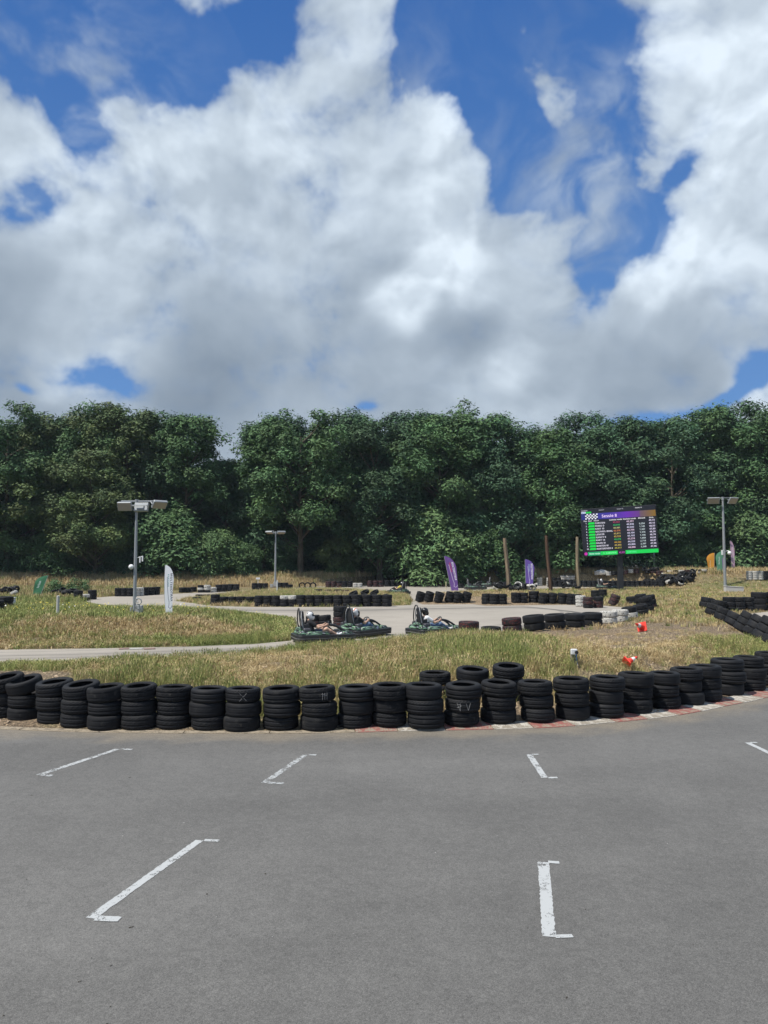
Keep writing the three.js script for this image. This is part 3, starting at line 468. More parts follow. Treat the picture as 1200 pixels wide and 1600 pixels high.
  const im = new THREE.InstancedMesh(star, std([1, 1, 1], 0.7), fl.length), c = new THREE.Color(); im.name = numbered('flowers'); fl.forEach(([x, y, z, yel], i) => { const s = 0.6 + r() * 0.9; im.setMatrixAt(i, m4.compose(new THREE.Vector3(x, y, z), Q.setFromEuler(E.set(0.3, r() * 6, 0)), new THREE.Vector3(s, s, s))); im.setColorAt(i, yel ? c.setRGB(0.66, 0.52, 0.05) : c.setRGB(0.7, 0.7, 0.66)); }); scene.add(im); stuff(im);
  // twigs, leaf scraps and pale grit lying on the tarmac
  { const fleck = new THREE.TetrahedronGeometry(0.5, 0), n = 150, fi = new THREE.InstancedMesh(fleck, std([1, 1, 1], 0.9), n), fc = new THREE.Color(); fi.name = numbered('tarmac_litter'); for (let k = 0; k < n; k++) { const z = lerp(-4.6, -12.2, r()), x = lerp(-1, 1, r()) * -z * 0.52, s = 0.005 + Math.pow(r(), 4) * 0.014, l = r() < 0.15 ? 5 : 1.4, v = r(); fi.setMatrixAt(k, m4.compose(new THREE.Vector3(x, 0.008, z), Q.setFromEuler(E.set(0, r() * 6.28, 0)), new THREE.Vector3(s * l, s * 0.6, s))); if (v < 0.25) fc.setRGB(0.4, 0.39, 0.37); else fc.setRGB(0.05, 0.042, 0.03); fi.setColorAt(k, fc); } fi.castShadow = fi.receiveShadow = true; scene.add(fi); stuff(fi); }
  // clods and stones on bare soil, grit along the kerb
  const clod = new THREE.IcosahedronGeometry(0.5, 0), cl = [];
  for (let k = 0; k < 9000; k++) { const x = lerp(-11, 15, r()), z = lerp(-12.9, -28, Math.pow(r(), 1.6)), q = zoneOf(x, z); if (q.s < 0.3) continue; const g = cover(x, z, q); if (r() > g.bare * 1.2) continue; cl.push([x, heightAt(x, z, q), z, 0.015 + Math.pow(r(), 3) * 0.085]); }
  const ci = new THREE.InstancedMesh(clod, std([1, 1, 1], 0.95), cl.length); ci.name = numbered('stones'); cl.forEach(([x, y, z, s], i) => { ci.setMatrixAt(i, m4.compose(new THREE.Vector3(x, y, z), Q.setFromEuler(E.set(r() * 6, r() * 6, r() * 6)), new THREE.Vector3(s, s * (0.5 + r() * 0.4), s * (0.7 + r() * 0.6)))); const v = 0.75 + r() * 0.7; ci.setColorAt(i, c.setRGB(0.36 * v, 0.275 * v, 0.19 * v)); }); ci.castShadow = ci.receiveShadow = true; scene.add(ci); stuff(ci);
}

// ------------------------------------------------------------------ tyres
function tyreGeometry(kind, seg, low) {
  const R = 0.31, t = [];                                     // closed outline: radius, height, tread?
  const half = low ? [[0.305, 0.045, 1], [0.302, 0.084, 1], [0.288, 0.104, 0], [0.255, 0.113, 0], [0.214, 0.104, 0], [0.196, 0.085, 0]] : [[0.31, 0.012, 1], [0.31, 0.030, 1], [0.309, 0.034, 2], [0.309, 0.044, 2], [0.3095, 0.048, 1], [0.308, 0.066, 1], [0.306, 0.074, 3], [0.300, 0.088, 3], [0.293, 0.098, 0], [0.280, 0.106, 0], [0.268, 0.110, 0], [0.262, 0.1125, 0], [0.250, 0.1135, 0], [0.235, 0.111, 0], [0.218, 0.107, 0], [0.205, 0.102, 0], [0.197, 0.094, 0], [0.194, 0.083, 0]];
  const inner = low ? [[0.205, 0.07], [0.265, 0.055]] : [[0.198, 0.075], [0.215, 0.085], [0.262, 0.075], [0.287, 0.04]];
  const up = [...half, ...inner.map(([r, y]) => [r, y, 0])], prof = [...up.map(([r, y, k]) => [r, -y, k]).reverse(), ...up];
  const m = prof.length, pos = [], uv = [], idx = [];
  for (let j = 0; j <= seg; j++) {
    const a = j / seg * Math.PI * 2, c = Math.cos(a), s = Math.sin(a);
    prof.forEach(([r, y, k], i) => {
      let q = r; if (!low) {
        if (k === 2) q -= kind === 2 ? 0.003 : 0.011;                                         // grooves round the tread
        if (k === 3 && kind === 1) q -= j % 3 === 0 ? 0.014 : 0;                              // shoulder blocks
        if (k === 3 && kind === 3) q -= (j + Math.round(y * 60)) % 4 === 0 ? 0.012 : 0;
        if ((k === 1) && kind === 1) q -= (j + (y > 0 ? 1 : 2)) % 3 === 0 ? 0.006 : 0;
        if ((k === 1) && kind === 3) q -= (j + Math.round(Math.abs(y) * 90)) % 4 === 0 ? 0.007 : 0;
        if (k && kind === 2) q -= 0.004;
      }
      pos.push(q * c, y, q * s); uv.push(j / seg * 2, i / m);
    });
  }
  for (let j = 0; j < seg; j++) for (let i = 0; i < m; i++) { const a = j * m + i, b = j * m + (i + 1) % m, c = a + m, d = b + m; idx.push(a, b, c, b, d, c); }
  const g = new THREE.BufferGeometry(); g.setAttribute('position', new THREE.Float32BufferAttribute(pos, 3)); g.setAttribute('uv', new THREE.Float32BufferAttribute(uv, 2)); g.setIndex(idx); g.computeVertexNormals(); return g;
}
const TYRES = [0, 1, 2, 3].map((k) => tyreGeometry(k, 96)), TYRE_MID = [tyreGeometry(0, 36, true)], TYRE_FAR = tyreGeometry(0, 20, true);
const rubberMap = (() => { const a = loopNoise(14, 81), b = loopNoise(70, 82); return (dust, paint) => tile(256, (u, v) => { const w = a(u, v) * 0.6 + b(u, v) * 0.4, k = sstep(0.5, 0.85, w) * dust, base = mix3([0.095, 0.10, 0.112], [0.20, 0.198, 0.19], k); return paint ? mix3(base, paint[0], sstep(paint[1], paint[1] + 0.12, a(u * 2, v * 2 + 0.3) * 0.5 + b(v, u) * 0.5)) : base; }); })();
const rubber = (roughness, map) => new THREE.MeshPhysicalMaterial({ roughness, map, specularIntensity: 0.6, side: THREE.DoubleSide });
const RUBBER = [0.1, 0.3, 0.6, 1.0].map((d, i) => rubber(0.66 + i * 0.07, rubberMap(d)));
const REDT = [std([1, 1, 1], 0.7, { map: rubberMap(0.4, [[0.38, 0.15, 0.14], 0.52]) }), std([1, 1, 1], 0.7, { map: rubberMap(0.6, [[0.31, 0.17, 0.165], 0.48]) })];
const WHITET = [std([1, 1, 1], 0.7, { map: rubberMap(0.5, [[0.76, 0.75, 0.72], 0.26]) })];
const tyreMats = { black: RUBBER, red: REDT, white: WHITET };
const tr = rng(606), surplus = [];
let tyreCount = 0;
const _q = new THREE.Quaternion(), _e = new THREE.Euler(), _v = new THREE.Vector3();
// one tyre: centre, tilt, size; the 300 that show largest are things of their own
function tyre(detail, x, y, z, quat, size, colour, label, group, wide = 1) {
  const mats = tyreMats[colour];
  if (detail === 2) { surplus.push([x, y, z, quat.clone(), size, colour]); return; }
  const g = detail === 0 ? TYRES[Math.floor(tr() * 4)] : TYRE_MID[0], o = mesh('tyre', g, mats[Math.floor(tr() * mats.length)]);
  o.position.set(x, y, z); o.quaternion.copy(quat); o.scale.set(size, size * wide, size); tag(o, label, 'tyre', group); tyreCount++; return o;
}
const LEVEL = { 1: [''], 2: ['bottom', 'top'], 3: ['bottom', 'middle', 'top'], 4: ['bottom', 'second', 'third', 'top'] };
// a stack whose front foot stands at x, y, z; lean tilts its axis, lift tilts the top tyre
function stack(detail, [x, y, z], n, what, group, o = {}) {
  const size = o.size ?? 1, wide = o.wide ?? 1, d = Math.hypot(x, z), R = 0.31 * size, away = o.back ?? R * 0.96, cx = x + x / d * away, cz = z + z / d * away, th = 0.222 * size * wide;
  const lean = new THREE.Quaternion().setFromEuler(_e.set(o.lean?.[0] ?? 0, 0, o.lean?.[1] ?? 0)), axis = new THREE.Vector3(0, 1, 0).applyQuaternion(lean), low = R * Math.sin(Math.acos(clamp(axis.y)));
  for (let k = 0; k < n; k++) {
    const q = lean.clone(), last = k === n - 1; if (last && o.lift) q.premultiply(new THREE.Quaternion().setFromEuler(_e.set(o.lift[0], 0, o.lift[1]))); q.premultiply(new THREE.Quaternion().setFromEuler(_e.set((tr() - 0.5) * 0.03, 0, (tr() - 0.5) * 0.03))); q.multiply(new THREE.Quaternion().setFromAxisAngle(_v.set(0, 1, 0), tr() * 6.28));
    const s = size * (0.955 + tr() * 0.08), up = low + th * (k + 0.5), j = detail ? 0.012 : 0.026; let extra = 0; if (last && o.lift) extra = Math.hypot(...o.lift) * 0.16;
    const colour = Array.isArray(o.colour) ? o.colour[k % o.colour.length] : o.colour ?? 'black', lv = LEVEL[n][k];
    tyre(detail, cx + axis.x * th * (k + 0.5) + (tr() - 0.5) * j * 2, y + low * 0.6 + axis.y * th * (k + 0.5) + extra, cz + axis.z * th * (k + 0.5) + (tr() - 0.5) * j * 2, q, s, colour, what(lv, colour, k, n), group, wide);
  }
}
// the row along the kerb
{
  const row = [[8, 1125], [38, 1127.5], [86, 1133.5], [124, 1138.5], [165, 1142], [217, 1141.5], [273, 1140.5], [326, 1142.5], [380, 1144], [439, 1143.5], [497, 1143.5], [556, 1140], [609, 1137.5], [664, 1139.5], [723, 1136], [780, 1132], [838, 1130], [895, 1126.5], [948, 1122], [992, 1115], [1037, 1108.5], [1074, 1102], [1104, 1096.5], [1138, 1087.5], [1172, 1080], [1204, 1072]];
  const lifts = { 0: [0.16, 0.14], 1: [0.20, 0.17], 2: [0.10, 0.08], 3: [0.14, 0.10], 4: [0.05, 0.06], 5: [0.06, 0.05], 9: [0.02, 0.03], 10: [0.0, 0.05], 11: [0.0, 0.02], 13: [0.0, -0.02], 14: [0.05, 0], 15: [0.04, -0.03] };
  row.forEach(([px, py], i) => {
    const [x, z] = G(px, py, i > 11 ? 0.045 : 0.02), edge = i === 0 || i > 25;
    const group = 'tyres stacked in threes along the kerb', size = (i >= 23 ? 1.06 : 1) * (0.975 + tr() * 0.05);
    if (edge) { stack(0, [x, 0.03, z], 3, (lv) => `${lv} tyre of the stack cut off at the ${i ? 'right' : 'left'} frame edge`, group, { size, lift: lifts[i] }); return; }
    stack(0, [x, i > 11 ? 0.045 : 0.02, z], 3, (lv) => (lv === 'top' && lifts[i] && i < 4 ? `tilted top black tyre of the ${ORD[i + 1]} stack from the left along the kerb` : `${lv} black tyre of the ${ORD[i + 1]} stack from the left along the kerb`), group, { size, wide: 1.0 + tr() * 0.03, lift: lifts[i] });
  });
  [[682, 1110, 0.02, 'left'], [737, 1105, 0.09, 'middle'], [793, 1100, 0.16, 'right']].forEach(([px, py, y, w]) => { const [x, z] = G(px, py, y); stack(0, [x, y, z], 3, (lv) => `${lv} tyre of the ${w} one of three stacks behind the kerb row`, 'tyres in the second rank behind the kerb row', { lift: lv2(w) }); });
  function lv2(w) { return w === 'right' ? [0.12, 0.02] : w === 'left' ? [0.03, 0] : [0.08, -0.04]; }
  // chalk marks on three treads
  const chalk = std([0.30, 0.30, 0.30], 0.9), mark = (px, py, d, strokes, name) => {
    const o = scene.children.filter((c) => c.name.startsWith('tyre') && c.isMesh).map((c) => [c, c.position.clone().project(cam2)]).sort((a, b) => Math.hypot((a[1].x + 1) * 600 - px, (1 - a[1].y) * 800 - py) - Math.hypot((b[1].x + 1) * 600 - px, (1 - b[1].y) * 800 - py))[0][0];
    const a0 = Math.atan2(-o.position.z, -o.position.x), letter = (set) => { const g = set.map((s) => tube(s.map(([u, v]) => { const a = a0 - u / 0.31; return [Math.cos(a) * 0.3125, v, Math.sin(a) * 0.3125]; }), 0.0028, 8, 4)), m = mesh('chalk_mark', join(g), chalk, o); m.quaternion.copy(o.quaternion).invert(); }; for (const set of strokes) letter(set);
  };
  camera.updateMatrixWorld(true); camera.updateProjectionMatrix(); const cam2 = camera;
  mark(380, 1090, 0, [[[[-0.06, 0.06], [0.06, -0.07]], [[0.06, 0.06], [-0.06, -0.07]]]]);
  mark(497, 1090, 0, [[[[0.09, 0.05], [0.09, -0.06]], [[0.13, 0.05], [0.13, -0.06]], [[0.08, 0], [0.17, 0.01]], [[0.17, 0.05], [0.17, -0.06]], [[0.07, 0.03], [0.14, 0.02]]]]);
  mark(723, 1105, 0, [[[[-0.10, 0.06], [-0.04, -0.07]], [[-0.10, 0.05], [-0.02, 0.02], [-0.10, -0.02]], [[-0.04, 0.06], [-0.04, -0.07]]], [[[0.06, 0.06], [0.10, -0.06]], [[0.14, 0.06], [0.10, -0.06]]]]);
}
// rows further off: px, foot, number; words for the row
function rowOf(detail, list, row, group, base = {}) {
  list.forEach(([px, py, n, o = {}], i) => { const p = standOn(px, py); stack(detail, p, n, (lv, colour) => `${lv ? lv + ' ' : ''}${{ black: 'black', red: 'red daubed', white: 'white painted' }[colour]} tyre, ${ORD[i + 1]} stack from left ${row}`, group, { ...base, ...o }); });
}
{
  // the low wall behind the karts
  const list = []; list.push([336, 945.5, 3]); for (let k = 0; k < 4; k++) list.push([350 + k * 13.5, 943.5, 2]);
  for (let k = 0, px = 405; k < 15; k++) { const w = k < 5 ? 13 : k < 11 ? 14.4 : 16; list.push([px, 948, 3, { size: 1 + (w - 13) * 0.03, colour: k === 3 || k === 4 ? ['black', 'black', 'white'] : 'black' }]); px += w; }
  rowOf(1, list, 'in the low wall behind the karts', 'tyres of the low wall behind the karts');
  [[552, 934], [570, 931], [585, 931.5], [567, 936.5], [583, 936.5], [600, 937]].forEach(([px, py], i) => { const [x, , z] = standOn(px, py + 6), q = new THREE.Quaternion().setFromEuler(_e.set(0.25, 0, 0.32 + tr() * 0.15)); tyre(1, x, heightAt(x, z) + 0.40 + (py < 935 ? 0.1 : 0), z, q, 1, 'black', `${ORD[i + 1]} loose tyre tipped on its edge behind the low wall`, 'loose tyres tipped behind the low wall'); });
  // six leaning stacks, then the level ones, on the sandy edge
  rowOf(1, [[655, 941.5], [669, 941.5], [684, 942.5], [701, 942], [713, 942.5], [727, 942]].map(([a, b]) => [a, b, 3, { lean: [0.16, -0.24] }]), 'below the leaning purple flag', 'tyres in leaning stacks on the sandy edge');
  rowOf(1, [[760, 944, 3], [772, 944.5, 3], [785, 944.5, 3]], 'in the block below the leftmost wooden pole', 'tyres of the block below the leftmost pole');
  rowOf(1, [[806, 942.5, 3], [818, 942.5, 3], [834, 942, 3, { size: 1.12 }], [848, 943.5, 3, { lean: [0.1, -0.1] }], [862, 943.5, 3, { lean: [0.1, -0.12] }], [877, 944, 3, { lean: [0.1, -0.14] }], [891, 945, 3, { lean: [0.08, -0.12] }], [901, 945, 3]], 'in the row below the middle wooden pole', 'tyres of the row below the middle pole');
  rowOf(1, [[907, 948, 3, { colour: 'white' }], [919, 950.5, 3, { colour: ['black', 'red', 'red'] }], [935, 950, 3, { colour: ['red', 'red', 'black'] }], [957, 947, 3, { colour: 'red', lean: [0.12, -0.35] }], [930, 937, 3], [942, 935, 3]], 'in the red and white cluster', 'tyres of the cluster at the hairpin end');
  // the near edge of the hairpin
  rowOf(1, [[733, 996, 2, { size: 1.28, colour: ['black', 'red'] }], [767, 992, 1, { size: 1.25 }], [801, 990, 2, { size: 1.25, colour: 'red', lean: [0, 0.1] }], [836, 987, 2, { size: 1.4, wide: 0.95, lean: [0, 0.12] }], [868, 984, 2, { size: 1.4, wide: 0.95, lean: [0, 0.08] }], [898, 981, 2, { size: 1.4, wide: 0.9 }], [926, 978.5, 2, { size: 1.4, wide: 0.9 }], [951, 975, 2, { size: 1.3, wide: 0.95, colour: 'white' }], [969, 972, 2, { size: 1.25, colour: ['white', 'white'] }], [985, 967, 2, { size: 1.2, colour: ['white', 'black'], lean: [0, 0.12] }], [1002, 962, 2, { size: 1.2, lean: [0, 0.15] }], [1012, 956, 3, { size: 1.15, lean: [0, 0.2] }], [1018, 951, 3, { size: 1.12, lean: [0, 0.2], colour: ['red', 'black', 'black'] }], [1003, 948, 3, { size: 1.1, lean: [0, 0.12] }], [988, 945, 2, { size: 1.1, lean: [0, 0.12] }]], 'along the near edge of the hairpin', 'tyres along the near edge of the hairpin');
  // the wall at the right
  rowOf(1, [[1104, 951, 2, { size: 1.3, lean: [0, -0.2] }], [1122, 956, 2, { size: 1.3, lean: [0, -0.15] }], [1140, 955, 3, { size: 1.15 }], [1154, 955.5, 3, { size: 1.15 }], [1169, 955, 3, { size: 1.15 }], [1187, 954, 3, { size: 1.45, wide: 1.05 }], [1212, 954, 3, { size: 1.45, wide: 1.05 }]], 'in the wall beyond the dirt path at right', 'tyres of the wall at the right');
  rowOf(1, [[1113, 964, 2, { size: 1.25, lean: [0.1, -0.30] }], [1128, 973, 2, { size: 1.25, lean: [0.1, -0.36] }], [1143, 983, 2, { size: 1.2, lean: [0.1, -0.5] }], [1158, 993, 3, { size: 1.1, lean: [0.15, -0.55] }], [1173, 1000, 3, { size: 1.1, lean: [0.15, -0.58] }], [1189, 1009, 3, { size: 1.1, lean: [0.15, -0.55] }], [1207, 1018, 3, { size: 1.1, lean: [0.15, -0.5] }]], 'in the toppling row right of the dirt path', 'tyres of the toppling row at the right');
  // the marker stacks on the track behind the karts
  rowOf(1, [[490, 979, 2, { colour: ['red', 'black'], lean: [0, 0.08] }], [508, 979, 2, { colour: ['black', 'black'], lean: [0, 0.1] }], [531, 980, 4, { colour: ['red', 'red', 'black', 'black'], size: 0.98 }], [551, 980, 3, { colour: ['black', 'red', 'black'] }]], 'standing between the two left karts', 'tyres of the red daubed stacks beside the karts');
  // single heaps at the left
  rowOf(2, [[-6, 955, 2], [8, 950, 2, { size: 1.1 }]], 'at the left frame edge behind the mound', 'tyres at the left frame edge');
  rowOf(2, [[122, 938.5, 3, { size: 1.05 }], [133, 938.5, 2, { colour: ['black', 'white'] }], [144, 937, 3, { size: 1.05 }]], 'in the short wall right of the grey stump', 'tyres of the short wall behind the mound');
  rowOf(2, [[312, 934, 1, { size: 1.1 }], [322, 934, 1, { size: 1.1 }], [308, 938, 1], [497, 925.5, 1, { size: 1.1 }], [513, 925.5, 1], [528, 926.5, 1, { size: 1.2 }], [540, 926, 1, { colour: 'red' }]].map((q) => q), 'lying loose around the grass island', 'single tyres lying round the grass island');
  // far rows along the foot of the bank
  rowOf(2, [[185, 932, 3], [194, 932, 3], [203, 932, 3], [212, 931.5, 3, { colour: 'white' }], [219, 931, 3, { colour: 'white' }], [227, 930.5, 3], [236, 930, 3], [244, 929.5, 3]], 'at the bank behind the tall left floodlight post', 'tyres at the bank behind the left post');
  rowOf(2, [[285, 926, 2], [293, 926, 2], [302, 925, 2], [314, 926, 3, { colour: ['black', 'white', 'black'] }], [324, 926, 3, { colour: ['black', 'white', 'white'] }], [333, 925.5, 2, { colour: 'white' }], [342, 925, 3], [351, 924.5, 3], [360, 924, 3], [369, 924, 3], [398, 922, 3], [406, 922, 3], [414, 922, 3], [437, 921, 3], [446, 921, 3], [453, 920.5, 2],
    [513, 918, 3, { colour: 'red' }], [521, 918, 3, { colour: 'red' }], [530, 918, 3, { colour: ['red', 'red', 'black'] }], [538, 917.5, 3], [547, 917.5, 3], [555, 917.5, 2, { colour: 'white' }], [562, 917.5, 2, { colour: 'white' }], [578, 917, 3, { colour: 'red' }], [587, 917, 3, { colour: 'red' }], [595, 917, 3, { colour: ['red', 'black', 'red'] }], ...[...Array(11).keys()].map((k) => [605 + k * 8.1, 916.5 - 0.1 * k, 3]), [694, 916, 3, { colour: 'red' }], [704, 917, 3], [713, 918, 3], [720, 919, 2]], '', '');
  const heap = (n, x0, x1, y0, y1, white) => { for (let k = 0; k < n; k++) { const px = lerp(x0, x1, tr()), py = lerp(y0, y1, tr()), [x, y, z] = standOn(px, py); _q.setFromEuler(_e.set((tr() - 0.5) * 2.4, tr() * 6, (tr() - 0.5) * 1.6)); surplus.push([x, y + 0.2 + tr() * 0.35, z, _q.clone(), 1.05, tr() < white ? 'white' : 'black']); } };
  heap(14, 718, 740, 908, 914, 0); heap(12, 745, 795, 906, 912, 0.04); heap(12, 765, 795, 921, 925, 0.12); heap(70, 1000, 1068, 906, 917, 0.06); heap(18, 1062, 1085, 900, 910, 0); heap(14, 795, 840, 921, 925, 0.3); heap(8, 880, 905, 917, 923, 0.4); heap(12, 0, 28, 926, 934, 0.1); heap(8, 84, 118, 931, 935, 0.12);
  const line = (x0, x1, y0, y1, n, h, f) => { for (let k = 0; k < n; k++) { const t = k / Math.max(1, n - 1), p = standOn(lerp(x0, x1, t), lerp(y0, y1, t)); for (let j = 0; j < h; j++) surplus.push([p[0], p[1] + 0.115 + j * 0.23, p[2], new THREE.Quaternion(), 1.05, f(k, j)]); } };
  line(860, 1034, 917, 917.5, 24, 3, () => 'black'); line(843, 858, 911, 911, 2, 4, () => 'white'); line(864, 873, 906, 906, 2, 4, () => 'black'); line(880, 894, 911, 911, 3, 5, (k, j) => (j > 2 ? 'white' : 'black'));
  line(933, 1100, 902, 896, 20, 2, (k, j) => ['white', 'red', 'white', 'black', 'red', 'red'][(k + j * (k > 11 ? 1 : 0)) % (k < 12 ? 6 : 4)]); line(1118, 1215, 893, 892, 13, 2, () => 'black'); line(1171, 1188, 906, 906, 3, 4, () => 'white'); line(1195, 1215, 906, 906, 4, 4, () => 'black');
  for (const c of ['black', 'red', 'white']) { const list = surplus.filter((s) => s[5] === c), im = new THREE.InstancedMesh(TYRE_FAR, tyreMats[c][0], list.length), m4 = new THREE.Matrix4(); im.name = numbered('far_tyres'); list.forEach(([x, y, z, q, s], i) => im.setMatrixAt(i, m4.compose(new THREE.Vector3(x, y, z), q, new THREE.Vector3(s, s, s)))); im.castShadow = im.receiveShadow = true; scene.add(im); stuff(im); }
  // three tyres stood on edge, holes towards us
  [472, 480.5, 489].forEach((px, i) => { const [x, y, z] = standOn(px, 920); tyre(1, x, y + 0.33, z, new THREE.Quaternion().setFromEuler(_e.set(Math.PI / 2, 0, 0.1 * (i - 1))), 1.12, 'black', `${['left', 'middle', 'right'][i]} one of three tyres standing on edge by the bank`, 'tyres standing on edge by the bank'); });
}
console.log('tyres', tyreCount, 'far', surplus.length);

// ------------------------------------------------------------------ posts, floodlights, flags, scoreboard
const STEEL = std([0.42, 0.44, 0.45], 0.45, { metalness: 0.55 }), GALV = std([0.32, 0.34, 0.35], 0.5, { metalness: 0.25 }), DARK = std([0.022, 0.023, 0.026], 0.55), WHITE = std([0.78, 0.79, 0.79], 0.5), GREY = std([0.36, 0.37, 0.37], 0.7), HEADGREY = std([0.34, 0.32, 0.28], 0.5), LENS = std([0.34, 0.30, 0.25], 0.22), CONCRETE = std([0.5, 0.49, 0.46], 0.9);
function headOn(parent, x, y, z, yaw, pitch, w) {             // a floodlight: housing, glass, bracket
  const h = new THREE.Group(); h.name = 'floodlight'; h.position.set(x, y, z); h.rotation.set(pitch, yaw, 0, 'YXZ'); parent.add(h);
  mesh('housing', join([box(w, 0.14, w * 0.62, 0, 0, 0, 0.03), box(w * 0.5, 0.06, w * 0.3, 0, 0.09, -0.04, 0.02)]), GALV, h); mesh('glass', box(w * 0.9, 0.012, w * 0.52, 0, -0.072, 0), LENS, h); mesh('bracket', join([bar([-w * 0.53, 0, 0], [-w * 0.53, 0.2, 0], 0.018), bar([w * 0.53, 0, 0], [w * 0.53, 0.2, 0], 0.018), bar([-w * 0.53, 0.2, 0], [w * 0.53, 0.2, 0], 0.018)]), GALV, h); return h;
}
function lampPost(px, py, top, label, heads, w, o = {}) {
  const [x, y, z] = o.spot ?? standOn(px, py), D = Math.hypot(x, z), h = EYE - y + (877 - top) / FOCAL * -z, t = thing('floodlight_post', label, 'floodlight', [x, y, z], 0, 'floodlight posts round the circuit');
  const r = (o.r ?? 0.075); mesh('pole', join([bar([0, -0.1, 0], [0, h * 0.55, 0], r * 1.15, r, 12), bar([0, h * 0.55, 0], [0, h, 0], r, r * 0.72, 12), bar([0, 0, 0], [0, 0.03, 0], r * 2.2, r * 2.2, 12)]), GALV, t);
  const ends = heads.map((q) => q[0]); mesh('crossarm', join([box(Math.max(...ends) - Math.min(...ends) + 0.4, 0.07, 0.08, (Math.max(...ends) + Math.min(...ends)) / 2, h + 0.02, 0, 0.01), bar([0, h - 0.2, 0], [0, h + 0.1, 0], r * 1.1, r * 1.1, 10)]), GALV, t);
  for (const [hx, hy, yaw, pitch] of heads) headOn(t, hx, h + hy, 0.1, yaw, pitch, w); return [t, h];
}
{
  const [a, h] = lampPost(210, 960, 784, 'tall left floodlight post on the grass mound with three lamp heads', [[-0.46, -0.2, -0.12, -1.2], [0.24, -0.24, 3.0, -1.25], [1.0, -0.12, 0.75, -0.85]], 0.62, { r: 0.066 });
  mesh('camera_dome', new THREE.SphereGeometry(0.11, 14, 10).translate(-0.16, h * 0.42, 0.05), WHITE, a); mesh('antenna_bracket', join([box(0.05, 0.26, 0.05, 0.2, h * 0.485, 0.04), box(0.05, 0.2, 0.05, 0.3, h * 0.49, 0.02), bar([0.05, h * 0.5, 0], [0.32, h * 0.515, 0.02], 0.016)]), WHITE, a);
  mesh('switch_box', join([box(0.26, 0.34, 0.24, 0.24, 0.22, 0.1, 0.02), box(0.07, 0.28, 0.08, -0.11, 0.18, 0.12, 0.015), bar([0.2, 0.5, 0.2], [0.08, 0.7, 0.05], 0.03), new THREE.TorusGeometry(0.13, 0.025, 6, 14).translate(0.2, 0.55, 0.14), new THREE.TorusGeometry(0.1, 0.02, 6, 14).rotateY(1).translate(0.22, 0.35, 0.26)]), GREY, a);
  const [b] = lampPost(430, 918, 832, 'middle floodlight post on the grass island with two lamp heads', [[-0.62, -0.02, -0.4, -0.4], [0.62, -0.02, 0.4, -0.4]], 0.8, { r: 0.1 });
  mesh('switch_box', join([box(0.5, 0.5, 0.3, 0.1, 0.35, 0.15, 0.02), box(0.3, 0.35, 0.3, -0.35, 0.2, 0.2, 0.02)]), GREY, b);
  const [c, hc] = lampPost(1133, 915, 778, 'tall right floodlight post above the concrete block with two lamp heads', [[-1.0, -0.28, -0.25, -1.0], [1.0, -0.28, 0.45, -1.0]], 1.15, { r: 0.13 });
  mesh('camera_dome', join([new THREE.SphereGeometry(0.2, 14, 10).translate(0.5, hc * 0.37, 0.1), bar([0, hc * 0.385, 0], [0.45, hc * 0.4, 0.1], 0.03)]), WHITE, c); mesh('antenna_bracket', box(0.16, 0.5, 0.14, -0.22, hc * 0.375, 0.05, 0.02), WHITE, c);
  lampPost(1022, 894, 818, 'far floodlight post half hidden behind the right edge of the scoreboard', [[-0.5, -0.02, -0.4, -0.7], [0.55, -0.02, 0.5, -0.8]], 0.75, { r: 0.1, spot: [...((p) => [p[0], heightAt(p[0], p[1]), p[1]])(at(1022, 90))] });
}
// wooden poles right of centre
{
  const a = loopNoise(10, 91), b = loopNoise(60, 92), wood = [[0.50, 0.44, 0.36], [0.33, 0.25, 0.19], [0.52, 0.47, 0.38]].map((c) => std([1, 1, 1], 0.9, { map: tile(128, (u, v) => { const q = 0.72 + 0.35 * a(u * 2, v * 0.4) + 0.3 * b(u * 2, v * 0.3) - 0.3; return c.map((k) => k * q * 1.25); }) }));
  [[795, 790, 923, 840, 'leftmost of three bare wooden poles left of the scoreboard'], [860, 855, 923, 836, 'brown middle one of three bare wooden poles left of the scoreboard'], [904, 903, 922, 838, 'rightmost of three bare wooden poles, nearest the scoreboard']].forEach(([fx, tx, fy, ty, label], i) => {
    const [x, y, z] = standOn(fx, fy), h = EYE - y + (877 - ty) / FOCAL * -z, lean = (tx - fx) / FOCAL * -z; const r = rng(50 + i), g = new THREE.CylinderGeometry(0.15, 0.2, h, 12, 8); const p = g.attributes.position; for (let k = 0; k < p.count; k++) { const f = p.getY(k) / h + 0.5; p.setX(k, p.getX(k) * (1 + (r() - 0.5) * 0.04) + lean * f + Math.sin(f * 5 + i) * 0.04); p.setY(k, p.getY(k) + h / 2 - 0.05); } g.computeVertexNormals();
    const m = mesh('wooden_pole', g, wood[i]); m.position.set(x, y, z); tag(m, label, 'pole');
  });
}
